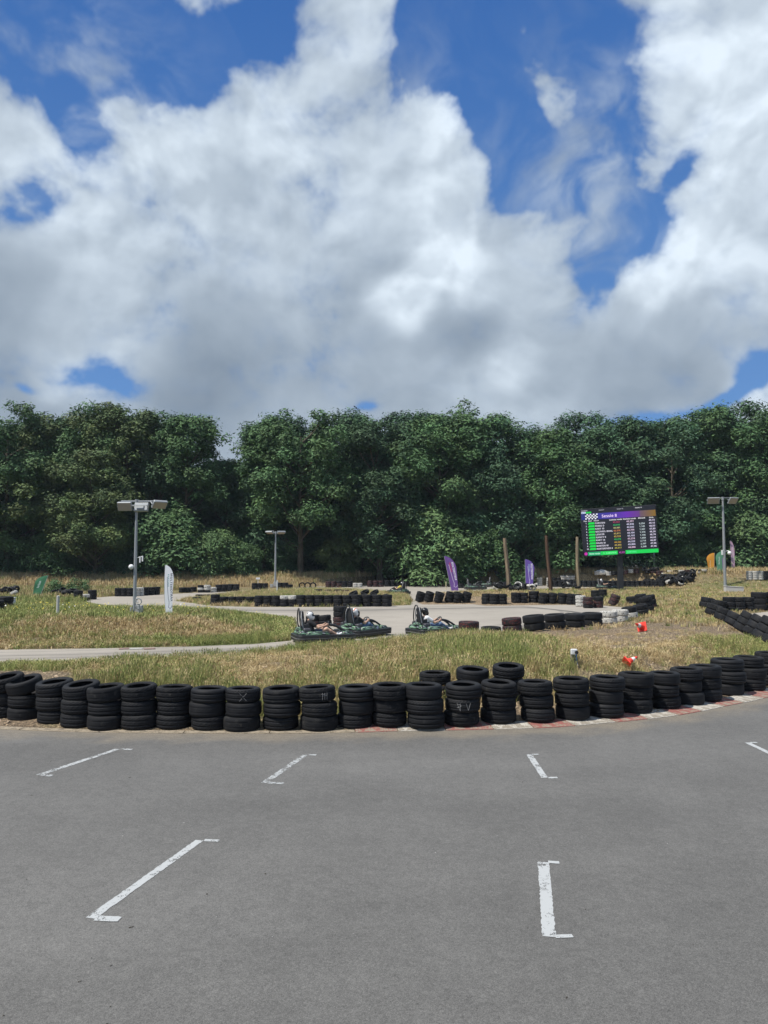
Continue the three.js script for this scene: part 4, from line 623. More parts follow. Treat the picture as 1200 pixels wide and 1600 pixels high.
// feather flags
function flag(px, py, topPx, topPy, wPx, colour, words, label, o = {}) {
  const [x, y, z] = o.spot ?? standOn(px, py), s = -z / FOCAL, h = EYE - y + (877 - topPy) * s, lean = (topPx - px) * s, w = wPx * s, left = o.mast !== 'right';
  const t = thing('feather_flag', label, 'flag', [x, y, z], o.turn ?? 0, 'feather flags round the circuit');
  const c = document.createElement('canvas'); c.width = 256; c.height = 1024; const k = c.getContext('2d'); k.fillStyle = colour; k.fillRect(0, 0, 256, 1024);
  for (const q of words) { if (q.draw) { q.draw(k); continue; } k.save(); k.translate(q.x, q.y); k.rotate(q.up ? -Math.PI / 2 : Math.PI / 2); k.fillStyle = q.fill; k.font = 'bold ' + q.size + 'px sans-serif'; k.textBaseline = 'middle'; k.fillText(q.text, 0, 0, q.max); k.restore(); }
  const map = new THREE.CanvasTexture(c); map.colorSpace = THREE.SRGBColorSpace;
  const nu = 8, nv = 26, pos = [], uv = [], idx = [], y0 = 0.04 * h;
  for (let j = 0; j <= nv; j++) for (let i = 0; i <= nu; i++) {
    const v = j / nv, u = i / nu, yy = lerp(y0, h, v), edge = w * (v < 0.68 ? lerp(0.72, 1, v / 0.68) : Math.sqrt(Math.max(0.0016, 1 - Math.pow((v - 0.68) / 0.325, 2)))), side = left ? 1 : -1, bow = lean * (v - 0.5) * 1 + (o.bow ?? 0) * Math.sin(v * 3.14);
    pos.push(lean * v + (o.bow ?? 0) * Math.sin(v * 3.14) + side * (u * edge - w * 0.5), yy, Math.sin(v * 9 + u * 3) * 0.02 * w * u + bow * 0); uv.push(left ? u * edge / w : 1 - u * edge / w, v);
    if (i && j) { const q = j * (nu + 1) + i; idx.push(q - nu - 2, q - nu - 1, q - 1, q - nu - 1, q, q - 1); }
  }
  const g = new THREE.BufferGeometry(); g.setAttribute('position', new THREE.Float32BufferAttribute(pos, 3)); g.setAttribute('uv', new THREE.Float32BufferAttribute(uv, 2)); g.setIndex(idx); g.computeVertexNormals();
  mesh('cloth', g, std([1, 1, 1], 0.75, { map }), t);
  const sx = left ? -1 : 1; mesh('mast', tube([0, 0.25, 0.5, 0.75, 1].map((v) => [lean * v + (o.bow ?? 0) * Math.sin(v * 3.14) + sx * w * 0.51, v * h, -0.01]), Math.max(0.012, w * 0.02), 16, 6), GREY, t);
  mesh('foot', new THREE.CylinderGeometry(0.12, 0.16, 0.07, 12).translate(sx * w * 0.5, 0.03, 0), DARK, t);
}
const swoosh = (col) => ({ draw: (k) => { k.strokeStyle = col; k.lineWidth = 12; k.beginPath(); k.moveTo(70, 250); k.quadraticCurveTo(90, 560, 100, 720); k.quadraticCurveTo(130, 800, 90, 900); k.quadraticCurveTo(150, 960, 190, 860); k.stroke(); } });
flag(713, 925, 702, 869, 15, '#6f4d93', [{ x: 178, y: 170, size: 76, fill: '#f1ecf4', text: 'MULTIMOTRAX', max: 600 }, { x: 105, y: 190, size: 66, fill: '#c8405c', text: 'KARTING', max: 400 }, swoosh('#d8cbe2')], 'purple feather flag leaning left, with white and pink lettering', {});
flag(829, 920, 828, 874, 14, '#6b53a6', [{ x: 180, y: 150, size: 80, fill: '#f4f1f8', text: 'MULTIMOTRAX', max: 620 }, { x: 105, y: 170, size: 64, fill: '#9db4d8', text: 'KARTING', max: 420 }, swoosh('#d8d0ec')], 'upright purple feather flag between the left and middle wooden poles');
flag(266, 961, 264, 883, 14, '#e9ecf1', [{ x: 190, y: 170, size: 84, fill: '#3f465c', text: 'MULTIMOTRAX', max: 610 }, { x: 105, y: 190, size: 64, fill: '#7fa9ae', text: 'KARTING', max: 420 }, swoosh('#5c6378')], 'white feather flag with dark lettering right of the tall left post', { bow: -0.04 });
flag(54, 933, 66, 899, 16, '#3f7a57', [{ x: 120, y: 620, up: true, size: 80, fill: '#d9e6dd', text: 'Kartbaan', max: 420 }], 'dark green feather flag leaning right at the far left', { mast: 'right' });
flag(1110, 895, 1111, 864, 12, '#e6a13a', [{ x: 120, y: 700, up: true, size: 70, fill: '#f3d9a0', text: 'Kartbaan', max: 460 }], 'orange feather flag at the right, left of the green one', { mast: 'right' });
flag(1124, 897, 1125, 861, 12, '#5f9a78', [{ x: 120, y: 620, up: true, size: 80, fill: '#d3e6da', text: 'Kartbaan', max: 420 }], 'light green feather flag just left of the tall right post', { mast: 'right' });
flag(1147, 895, 1145, 845, 6, '#c9a6bd', [{ x: 150, y: 200, size: 70, fill: '#efe3ea', text: 'MULTIMOTRAX', max: 620 }], 'narrow pale pink feather flag right of the tall right post');
flag(1132, 897, 1131, 872, 4, '#7b5aa0', [swoosh('#d8cbe2')], 'thin purple feather flag seen edge on behind the tall right post');

// scoreboard
{
  const [x, y, z] = standOn(971, 922), D = -z, s = D / FOCAL, w = 111.5 * s, h = 73 * s, cy = EYE + (877 - 829.5) * s, t = thing('scoreboard', 'large lit scoreboard with green lap-time rows on a single black post', 'scoreboard', [x, y, z]);
  const panel = new THREE.Group(); panel.name = 'display'; panel.position.set(-3.5 * s, cy - y, 0.35); panel.rotation.set(0, -0.22, 0.05, 'YXZ'); t.add(panel);
  const W = 1024, H = 670, c = document.createElement('canvas'); c.width = W; c.height = H; const k = c.getContext('2d');
  k.fillStyle = '#1d1e27'; k.fillRect(0, 0, W, H); const T = (s2, px, py, size, fill, max, al = 'left') => { k.fillStyle = fill; k.font = 'bold ' + size + 'px sans-serif'; k.textAlign = al; k.textBaseline = 'middle'; k.fillText(s2, px, py, max); };
  T('Sessie 8', 8, 22, 22, '#e8e8f2', 90); T('Sessie 9', 250, 22, 20, '#c8c8d2', 90); T('Sessie 10', 500, 22, 20, '#c8c8d2', 110); T('Sessie 11', 750, 22, 22, '#f0f0f6', 110);
  k.fillStyle = '#e8f2ff'; k.fillRect(5, 38, 60, 24); k.fillStyle = '#22d04a'; k.fillRect(65, 38, 80, 24); T('RACE', 10, 50, 20, '#4060c0', 50);
  const gr = k.createLinearGradient(0, 0, W, 0); gr.addColorStop(0, '#2a2f78'); gr.addColorStop(0.35, '#4038a0'); gr.addColorStop(0.62, '#6a2fb2'); gr.addColorStop(0.78, '#6a3a88'); gr.addColorStop(0.8, '#6c5568'); gr.addColorStop(1, '#8a6a28'); k.fillStyle = gr; k.fillRect(0, 66, W, 88);
  for (let i = 0; i < 8; i++) for (let j = 0; j < 4; j++) { k.fillStyle = (i + j) % 2 ? '#f2f4ff' : '#15151c'; k.fillRect(55 + i * 22, 70 + j * 20, 22, 20); }
  T('Sessie 8', 285, 112, 56, '#f6dcff', 240);
  ['Pos.', 'Kart', 'Piloot'].forEach((q, i) => T(q, [30, 92, 170][i], 172, 26, '#f2f2fa', 90)); T('Laatste ronde', 385, 172, 27, '#ffffff', 190); T('Snelste ronde', 575, 172, 27, '#ffffff', 180); T('Afstand', 780, 172, 26, '#ffffff', 110); T('Gem.', 930, 172, 26, '#ffffff', 80);
  const names = ['CARSTEN', 'FERRE D', 'KART 15', 'MICHAEL BOHL', 'LENCER', 'NANCY R', 'KART 14', 'DAAN W', 'MARTIN W', 'KARTDRIVER 4'], lap = ['41,351', '42,616', '44,481', '43,576', '43,811', '43,722', '43,274', '44,222', '43,202', '44,617'], best = ['42,351', '42,836', '42,642', '42,756', '44,104', '43,102', '43,274', '44,222', '43,804', '44,046'], gap = ['', '0,294', '1,145', '1,367', '1,376', '1,146', '1,684', '2,714', '2,347', '3,248'], avg = ['49,72', '49,16', '48,93', '47,80', '48,28', '48,76', '44,62', '46,87', '47,06', '47,46'];
  for (let i = 0; i < 10; i++) {
    const yy = 208 + i * 41; T(String(i + 1), 62, yy, 26, '#eef', 40, 'center'); k.fillStyle = '#0fe04a'; k.beginPath(); k.moveTo(102, yy - 15); k.lineTo(178, yy - 15); k.lineTo(178, yy + 15); k.lineTo(84, yy + 15); k.fill();
    T(names[i], 184, yy, 33, '#e9e6f4', 250); T(lap[i], 435, yy, 31, ['#d03a70', '#30d070', '#d8d08a', '#e88a4a', '#d8c06a', '#e0c04a', '#30d060', '#e0b03a', '#dcc05a', '#c8c040'][i], 100); T(best[i], 620, yy, 33, i % 3 ? '#e6e2ff' : '#f6d8f2', 100); T(gap[i], 790, yy, 31, '#cfe0e0', 90); T(avg[i], 925, yy, 32, '#f0e6ff', 90);
  }
  k.fillStyle = '#12d855'; k.fillRect(60, 617, W - 60, 53); k.fillStyle = '#1d1e27'; k.fillRect(470, 617, 110, 53); k.fillStyle = '#0cae6a'; k.fillRect(60, 617, 180, 53); k.fillStyle = '#d02fb0'; k.beginPath(); k.arc(32, 642, 22, 0, 7); k.fill(); T('Beste ronde', 80, 644, 30, '#d8ffe6', 150); T('1: CARSTEN', 270, 644, 34, '#8affb0', 190); T('42,351', 490, 644, 30, '#e05ad0', 80); T('KARTING', 600, 644, 30, '#62f0a0', 130);
  const map = new THREE.CanvasTexture(c); map.colorSpace = THREE.SRGBColorSpace;
  mesh('cabinet', join([box(w + 0.1, h + 0.1, 0.3, 0, 0, -0.17, 0.02), box(w * 0.8, 0.12, 0.2, 0, h * 0.2, -0.4), box(w * 0.8, 0.12, 0.2, 0, -h * 0.3, -0.4)]), DARK, panel);
  const scr = new THREE.MeshStandardMaterial({ color: 0x050505, roughness: 0.35, emissive: 0xffffff, emissiveMap: map, emissiveIntensity: 0.95 }); mesh('screen', new THREE.PlaneGeometry(w, h), scr, panel);
  mesh('post', join([box(0.5, cy - y + h * 0.3, 0.45, 0, (cy - y + h * 0.3) / 2 - 0.1, -0.3, 0.02), box(0.9, 0.05, 0.9, 0, 0.03, -0.3)]), DARK, t);
}
// a worn kerb beyond the near lap of the circuit
{
  const k = new THREE.Group(); k.name = 'far_kerb'; structure(k); scene.add(k); const red = std([0.27, 0.19, 0.165], 0.9), pale = std([0.46, 0.45, 0.42], 0.9), rr = rng(17);
  [[184, 200, red], [201, 222, pale], [223, 241, red]].forEach(([a, b, m]) => { const A = G(a, 1015.2), B = G(b, 1014.6), l = Math.hypot(B[0] - A[0], B[1] - A[1]), o = mesh('kerb_block', box(l, 0.04, 0.24, 0, 0.014, 0, 0.01), m, k); o.position.set((A[0] + B[0]) / 2, 0, (A[1] + B[1]) / 2 - 0.1); o.rotation.set((rr() - 0.5) * 0.03, Math.atan2(-(B[1] - A[1]), B[0] - A[0]), 0); });
}
// small things on the banks
const coneMats = [std([0.85, 0.055, 0.03], 0.45), std([0.8, 0.8, 0.78], 0.5)];
function cone(px, py, euler, label, s, up) {
  const [x, y, z] = standOn(px, py), t = thing('traffic_cone', label, 'traffic cone', [x, y + up, z]); t.rotation.set(...euler); t.scale.setScalar(s);
  const prof = (a, b, w = 0.012) => { const q = (f) => lerp(0.125, 0.03, f), H = 0.46; return new THREE.LatheGeometry([[q(a) - w, a * H], [q(a), a * H], [q(b), b * H], [q(b) - w, b * H], [q(a) - w, a * H]].map((p) => new THREE.Vector2(...p)), 24); };
  mesh('body', join([prof(0, 0.45), prof(0.75, 1)]), coneMats[0], t); mesh('band', prof(0.45, 0.75), coneMats[1], t);
  const sh = new THREE.Shape(); const q = 0.17, rr = 0.04; sh.moveTo(-q + rr, -q); sh.lineTo(q - rr, -q); sh.quadraticCurveTo(q, -q, q, -q + rr); sh.lineTo(q, q - rr); sh.quadraticCurveTo(q, q, q - rr, q); sh.lineTo(-q + rr, q); sh.quadraticCurveTo(-q, q, -q, q - rr); sh.lineTo(-q, -q + rr); sh.quadraticCurveTo(-q, -q, -q + rr, -q); const ho = new THREE.Path(); ho.absarc(0, 0, 0.11, 0, 6.283, true); sh.holes.push(ho);
  mesh('base', new THREE.ExtrudeGeometry(sh, { depth: 0.03, bevelSize: 0.006, bevelThickness: 0.006, bevelSegments: 2 }).rotateX(-Math.PI / 2).translate(0, -0.03, 0), coneMats[0], t);
}
cone(1003, 987, [1.15, 0, 0.75], 'upper orange traffic cone lying on the bare dirt below the hairpin', 0.95, 0.17);
cone(980, 1044, [-0.75, 0, -1.05], 'lower orange traffic cone lying on its side just behind the kerb tyres', 0.62, 0.12);
{
  const [x, y, z] = standOn(895, 1040), t = thing('power_post', 'short weathered post with a white socket box and a blue cable', 'power post', [x, y, z]);
  mesh('post', join([box(0.085, 0.36, 0.07, 0, 0.14, 0, 0.008), box(0.075, 0.3, 0.02, 0, 0.12, 0.05)]), std([0.28, 0.26, 0.23], 0.9), t); const bx = mesh('socket_box', box(0.13, 0.115, 0.08, 0.012, 0.30, 0.07, 0.012), WHITE, t); mesh('plug', new THREE.CylinderGeometry(0.035, 0.035, 0.08, 12).rotateX(Math.PI / 2).translate(0.05, 0.295, 0.13), DARK, bx);
  mesh('blue_cable', tube([[0.05, 0.25, 0.1], [0.06, 0.1, 0.1], [0.1, -0.03, 0.12], [0.2, -0.08, 0.18], [0.28, -0.1, 0.22]], 0.018, 24, 7), std([0.05, 0.16, 0.42], 0.5), t); mesh('black_hose', tube([[0.02, 0.22, 0.1], [0.03, 0.06, 0.11], [0.14, -0.06, 0.15], [0.34, -0.13, 0.26], [0.52, -0.16, 0.34], [0.66, -0.2, 0.42]], 0.022, 28, 7), DARK, t);
}
{
  const g = (px, py, h, r, mat, name, label, cat, tilt = 0) => { const [x, y, z] = standOn(px, py), m = mesh(name, join([bar([0, -0.1, 0], [tilt, h, 0], r, r * 0.95, 12), new THREE.CylinderGeometry(r * 0.5, r * 0.95, 0.02, 12).translate(tilt, h + 0.01, 0)]), mat); m.position.set(x, y, z); tag(m, label, cat); };
  g(90, 962, 0.78, 0.06, std([0.50, 0.49, 0.46], 0.85), 'stump_post', 'short round grey post standing on the left mound', 'post');
  g(433, 925, 0.95, 0.045, WHITE, 'marker_post', 'thin white marker post on the grass island right of the middle post', 'post');
  g(697, 921, 0.75, 0.04, std([0.62, 0.56, 0.36], 0.8), 'marker_stake', 'small pale stake just left of the leaning purple flag', 'post');
  { const [x, y, z] = standOn(15, 948), m = mesh('utility_cabinet', join([box(0.55, 0.5, 0.4, 0, 0.25, 0, 0.02), box(0.62, 0.05, 0.46, 0, 0.53, 0, 0.01)]), std([0.6, 0.62, 0.66], 0.6)); m.position.set(x, y, z); tag(m, 'small white box beside the tyres at the left frame edge', 'box'); }
  { const [x, y, z] = standOn(403, 918), m = mesh('sign_board', join([box(0.42, 0.2, 0.05, 0, 0.95, 0, 0.01), bar([0, 0, -0.03], [0, 0.9, -0.03], 0.03)]), WHITE); m.position.set(x, y, z); tag(m, 'small white board on a stake left of the middle floodlight post', 'sign'); }
  { const [x, y, z] = standOn(1146, 925), m = mesh('concrete_block', join([box(1.55, 0.5, 0.6, 0, 0.22, 0, 0.03), box(1.62, 0.06, 0.66, 0, 0.49, 0, 0.015)]), CONCRETE); m.position.set(x, y, z); m.rotation.set(0, -0.12, -0.06); tag(m, 'pale concrete block at the foot of the tall right floodlight post', 'concrete block'); }
  { const [x, y, z] = standOn(941, 904), m = mesh('white_sack', new THREE.SphereGeometry(0.6, 20, 12).scale(1.1, 0.55, 0.7).translate(0, 0.3, 0), std([0.74, 0.72, 0.66], 0.9)); const p = m.geometry.attributes.position; for (let k = 0; k < p.count; k++) { const f = 1 + 0.18 * noise3(p.getX(k) * 3, p.getY(k) * 3, p.getZ(k) * 3); p.setXYZ(k, p.getX(k) * f, p.getY(k) * f, p.getZ(k) * f); } m.geometry.computeVertexNormals(); m.position.set(x, y, z); tag(m, 'crumpled white sack on the far terrace left of the scoreboard post', 'sack'); }
}

// ------------------------------------------------------------------ people: one smooth surface round a skeleton
// bones: [ax, ay, az, ra, bx, by, bz, rb]; meshed by surface nets on a grid of the given cell
function skin(bones, cell, grow = 0, blend = 0.035, cut = null) {
  let lo = [1e9, 1e9, 1e9], hi = [-1e9, -1e9, -1e9]; for (const b of bones) for (const o of [0, 4]) for (let k = 0; k < 3; k++) { lo[k] = Math.min(lo[k], b[o + k] - b[o + 3] - grow - cell * 3); hi[k] = Math.max(hi[k], b[o + k] + b[o + 3] + grow + cell * 3); }
  const n = lo.map((l, k) => Math.ceil((hi[k] - l) / cell) + 1), F = new Float32Array(n[0] * n[1] * n[2]), at3 = (i, j, k) => (k * n[1] + j) * n[0] + i;
  for (let k = 0; k < n[2]; k++) for (let j = 0; j < n[1]; j++) for (let i = 0; i < n[0]; i++) {
    const x = lo[0] + i * cell, y = lo[1] + j * cell, z = lo[2] + k * cell; let d = 1e3;
    for (const [ax, ay, az, ra, bx, by, bz, rb] of bones) { const ex = bx - ax, ey = by - ay, ez = bz - az, t = clamp(((x - ax) * ex + (y - ay) * ey + (z - az) * ez) / Math.max(1e-9, ex * ex + ey * ey + ez * ez)), q = Math.hypot(x - ax - ex * t, y - ay - ey * t, z - az - ez * t) - lerp(ra, rb, t), h = clamp(0.5 + 0.5 * (q - d) / blend); d = d > 100 ? q : lerp(q, d, h) - blend * h * (1 - h); }
    d -= grow; if (cut) d = Math.max(d, cut(x, y, z)); F[at3(i, j, k)] = d;
  }
  const vid = new Int32Array(F.length).fill(-1), pos = [], idx = [];
  for (let k = 0; k < n[2] - 1; k++) for (let j = 0; j < n[1] - 1; j++) for (let i = 0; i < n[0] - 1; i++) {
    let m = 0, cx = 0, cy = 0, cz = 0; const c = (a, b, e) => F[at3(i + a, j + b, k + e)];
    for (let e = 0; e < 12; e++) { const ax = e >> 2, p = e & 1, q = (e >> 1) & 1, A = [0, 0, 0], B = [0, 0, 0]; A[(ax + 1) % 3] = B[(ax + 1) % 3] = p; A[(ax + 2) % 3] = B[(ax + 2) % 3] = q; B[ax] = 1; const f0 = c(...A), f1 = c(...B); if ((f0 < 0) !== (f1 < 0)) { const t = f0 / (f0 - f1); cx += lerp(A[0], B[0], t); cy += lerp(A[1], B[1], t); cz += lerp(A[2], B[2], t); m++; } }
    if (m) { vid[at3(i, j, k)] = pos.length / 3; pos.push(lo[0] + (i + cx / m) * cell, lo[1] + (j + cy / m) * cell, lo[2] + (k + cz / m) * cell); }
  }
  for (let k = 1; k < n[2] - 1; k++) for (let j = 1; j < n[1] - 1; j++) for (let i = 1; i < n[0] - 1; i++) {
    const f = F[at3(i, j, k)] < 0;
    const quad = (g, a, b, c, d) => { if (f === g || a < 0 || b < 0 || c < 0 || d < 0) return; f ? idx.push(a, b, c, a, c, d) : idx.push(a, c, b, a, d, c); };
    quad(F[at3(i + 1, j, k)] < 0, vid[at3(i, j - 1, k - 1)], vid[at3(i, j, k - 1)], vid[at3(i, j, k)], vid[at3(i, j - 1, k)]);
    quad(F[at3(i, j + 1, k)] < 0, vid[at3(i - 1, j, k - 1)], vid[at3(i - 1, j, k)], vid[at3(i, j, k)], vid[at3(i, j, k - 1)]);
    quad(F[at3(i, j, k + 1)] < 0, vid[at3(i - 1, j - 1, k)], vid[at3(i, j - 1, k)], vid[at3(i, j, k)], vid[at3(i - 1, j, k)]);
  }
  const g = new THREE.BufferGeometry(); g.setAttribute('position', new THREE.Float32BufferAttribute(pos, 3)); g.setAttribute('uv', new THREE.Float32BufferAttribute(new Float32Array(pos.length / 3 * 2), 2)); g.setIndex(idx); g.computeVertexNormals(); return g;
}
// a driver sitting in kart axes (x ahead, y up, z to the driver's right): wheel at WHEEL
const WHEEL = [0.10, 0.56, 0];
function driverGeometry(o) {
  const J = { hip: [-0.40, 0.27], chest: [-0.53, 0.56], neck: [-0.53, 0.74], head: [-0.49 + (o.nod ?? 0), 0.90] };
  const torso = [], arms = [], legs = [], hands = [], sleeves = [], shins = [];
  for (const s of [-1, 1]) {
    torso.push([J.hip[0], J.hip[1], s * 0.09, 0.115, J.chest[0], J.chest[1], s * 0.10, 0.115], [J.chest[0], J.chest[1], s * 0.1, 0.115, J.neck[0] + 0.0, 0.68, s * 0.14, 0.07]);
    const sh = [-0.51, 0.68, s * 0.19], el = [-0.23, 0.50, s * 0.26], wr = [0.02, 0.56, s * 0.165];
    arms.push([...sh, 0.062, ...el, 0.045], [...el, 0.045, ...wr, 0.029]); sleeves.push([...sh, 0.066, lerp(sh[0], el[0], 0.55), lerp(sh[1], el[1], 0.55), lerp(sh[2], el[2], 0.55), 0.06]);
    const hp = [J.hip[0] + 0.02, 0.26, s * 0.11], kn = [0.06, 0.44, s * 0.20], an = [0.47, 0.22, s * 0.15];
    legs.push([...hp, 0.098, ...kn, 0.062]); shins.push([...kn, 0.060, lerp(kn[0], an[0], 0.35), lerp(kn[1], an[1], 0.35), lerp(kn[2], an[2], 0.35), 0.058], [lerp(kn[0], an[0], 0.35), lerp(kn[1], an[1], 0.35), lerp(kn[2], an[2], 0.35), 0.058, ...an, 0.04], [...an, 0.042, an[0] + 0.16, an[1] + 0.05, an[2], 0.034]);
    // a hand closed on the rim: palm, four unequal fingers bent round, thumb from the side
    const P0 = wr, c = [0.08, 0.585, s * 0.155]; hands.push([...P0, 0.028, c[0] - 0.01, c[1] - 0.005, c[2], 0.03]);
    for (let f = 0; f < 4; f++) { const y = c[1] + 0.034 - f * 0.021, l = [0.05, 0.056, 0.052, 0.042][f]; hands.push([c[0] + 0.005, y, c[2] + s * 0.012, 0.0105, c[0] + l, y + 0.004, c[2] + s * 0.006, 0.0095], [c[0] + l, y + 0.004, c[2] + s * 0.006, 0.0095, c[0] + l + 0.004, y - 0.002, c[2] - s * 0.03, 0.0085], [c[0] + l + 0.004, y - 0.002, c[2] - s * 0.03, 0.0085, c[0] + l - 0.03, y - 0.006, c[2] - s * 0.036, 0.008]); }
    hands.push([c[0] - 0.015, c[1] + 0.01, c[2] - s * 0.018, 0.012, c[0] + 0.012, c[1] + 0.034, c[2] - s * 0.036, 0.0095], [c[0] + 0.012, c[1] + 0.034, c[2] - s * 0.036, 0.0095, c[0] + 0.038, c[1] + 0.038, c[2] - s * 0.03, 0.0085]);
  }
  const [hx, hy] = J.head, head = [[J.neck[0], 0.70, 0, 0.058, hx - 0.01, hy - 0.08, 0, 0.055], [hx - 0.015, hy + 0.03, 0, 0.092, hx + 0.01, hy - 0.01, 0, 0.085], [hx + 0.03, hy - 0.03, 0, 0.06, hx + 0.045, hy - 0.085, 0, 0.036], [hx + 0.088, hy + 0.012, 0, 0.010, hx + 0.108, hy - 0.022, 0, 0.014], [hx + 0.07, hy + 0.02, -0.033, 0.016, hx + 0.072, hy + 0.02, -0.03, 0.016], [hx + 0.07, hy + 0.02, 0.033, 0.016, hx + 0.072, hy + 0.02, 0.03, 0.016], [hx - 0.005, hy - 0.005, -0.09, 0.018, hx - 0.01, hy + 0.025, -0.092, 0.018], [hx - 0.005, hy - 0.005, 0.09, 0.018, hx - 0.01, hy + 0.025, 0.092, 0.018]];
  const body = join([skin([...torso, ...arms, ...legs, ...shins, head[0]], 0.014), skin(head, 0.008, 0, 0.02), skin(hands, 0.0055, 0, 0.008)]);
  const shirt = skin([...torso, ...sleeves], 0.014, 0.014, 0.045), trousers = o.shorts ? skin([[J.hip[0], 0.26, 0, 0.12, J.hip[0] - 0.02, 0.32, 0, 0.12], ...legs.map((b) => [...b.slice(0, 4), lerp(b[0], b[4], 0.55), lerp(b[1], b[5], 0.55), lerp(b[2], b[6], 0.55), 0.085])], 0.014, 0.016) : skin([[J.hip[0], 0.26, 0, 0.12, J.hip[0] - 0.02, 0.32, 0, 0.12], ...legs, ...shins.filter((_, i) => i % 3 !== 2)], 0.014, 0.014);
  const shoes = skin([-1, 1].flatMap((s) => [[0.47, 0.21, s * 0.15, 0.045, 0.64, 0.28, s * 0.15, 0.04], [0.45, 0.18, s * 0.15, 0.038, 0.47, 0.25, s * 0.15, 0.045]]), 0.011, 0.006, 0.02);
  // full-face helmet with its opening cut out, visor let in
  const hb = [[hx - 0.02, hy + 0.03, 0, 0.128, hx + 0.005, hy + 0.005, 0, 0.122], [hx + 0.02, hy - 0.06, 0, 0.105, hx + 0.055, hy - 0.075, 0, 0.085]], eye = (x, y, z) => -Math.max(Math.abs(y - hy - 0.025) - 0.042, hx + 0.035 - x, -0.2), inside = (x, y, z) => -(Math.hypot(x - hx + 0.01, y - hy - 0.015, z) - 0.104);
  const helmet = skin(hb, 0.009, 0, 0.05, (x, y, z) => Math.max(eye(x, y, z), inside(x, y, z))), visor = skin(hb, 0.009, -0.008, 0.05, (x, y, z) => Math.max(-eye(x, y, z) - 0.004, -(Math.hypot(x - hx + 0.01, y - hy - 0.015, z) - 0.1)));
  const stripe = skin(hb, 0.009, 0.003, 0.05, (x, y, z) => Math.max(Math.abs(Math.abs(z) - 0.055) - 0.022, hy + 0.06 - y));
  return { body, shirt, trousers, shoes, helmet, visor, stripe };
}
const SKIN = std([0.60, 0.37, 0.26], 0.55), CLOTH = { black: std([0.018, 0.018, 0.02], 0.9), white: std([0.76, 0.76, 0.77], 0.85), jeans: std([0.10, 0.155, 0.26], 0.9), shorts: std([0.09, 0.11, 0.15], 0.9), yellow: std([0.72, 0.60, 0.10], 0.8) }, SHELL = { white: std([0.80, 0.80, 0.80], 0.25), black: std([0.02, 0.02, 0.022], 0.25), orange: std([0.62, 0.16, 0.08], 0.3) };
const VISOR = std([0.012, 0.013, 0.016], 0.12);
const driverLong = driverGeometry({}), driverShort = driverGeometry({ shorts: true, nod: 0.03 });
function driver(g, wear, label, place, group) {
  const t = thing('person', label, 'person', place.pos, place.turn, group);
  const b = mesh('body', g.body, SKIN, t); void b; mesh('shirt', g.shirt, wear.shirt, t); mesh('trousers', g.trousers, wear.trousers, t); mesh('shoes', g.shoes, wear.shoes, t); const h = mesh('helmet', g.helmet, wear.helmet, t); mesh('visor', g.visor, VISOR, h); mesh('stripe', g.stripe, wear.stripe, h); return t;
}
// ------------------------------------------------------------------ karts
const camo = (() => { const a = loopNoise(7, 111), b = loopNoise(13, 112), c = loopNoise(9, 113), d = loopNoise(50, 114); return tile(256, (u, v) => { const w = a(u, v) * 0.7 + b(v, u) * 0.3, q = c(v, u) * 0.7 + b(u, v) * 0.3, s = d(u, v) * 0.06; if (w > 0.53) return [0.08 + s, 0.09 + s, 0.09 + s]; if (q > 0.56) return [0.52 + s, 0.68 + s, 0.54 + s]; if (w < 0.36) return [0.45 + s, 0.43 + s, 0.49 + s]; return [0.20 + s, 0.34 + s, 0.23 + s]; }); })();
const PLASTIC = std([0.020, 0.021, 0.023], 0.42), CAMO = std([1, 1, 1], 0.35, { map: rep(camo, 1.0) }), SEAT = std([0.03, 0.031, 0.034], 0.6), IRON = std([0.10, 0.10, 0.11], 0.45, { metalness: 0.6 }), SLICK = std([0.016, 0.016, 0.017], 0.7), RIM = std([0.5, 0.5, 0.52], 0.4, { metalness: 0.7 });
function rounded(hw, hd, rr, nose) { const s = new THREE.Shape(); s.moveTo(-hw + rr, -hd); s.lineTo(hw - rr, -hd * nose); s.quadraticCurveTo(hw, -hd * nose, hw, -hd * nose + rr); s.lineTo(hw, hd * nose - rr); s.quadraticCurveTo(hw, hd * nose, hw - rr, hd * nose); s.lineTo(-hw + rr, hd); s.quadraticCurveTo(-hw, hd, -hw, hd - rr); s.lineTo(-hw, -hd + rr); s.quadraticCurveTo(-hw, -hd, -hw + rr, -hd); return s; }
function blob(w, h, d, bumps, seed) {                         // a smooth moulded cowl
  const g = new RoundedBoxGeometry(w, h, d, 6, Math.min(w, h, d) * 0.48), p = g.attributes.position;
  for (let k = 0; k < p.count; k++) { const x = p.getX(k), y = p.getY(k), z = p.getZ(k); p.setY(k, y * (1 + bumps(x / w, z / d)) + (y > 0 ? h * bumps(x / w, z / d) : 0)); void seed; } g.computeVertexNormals(); return g;
}
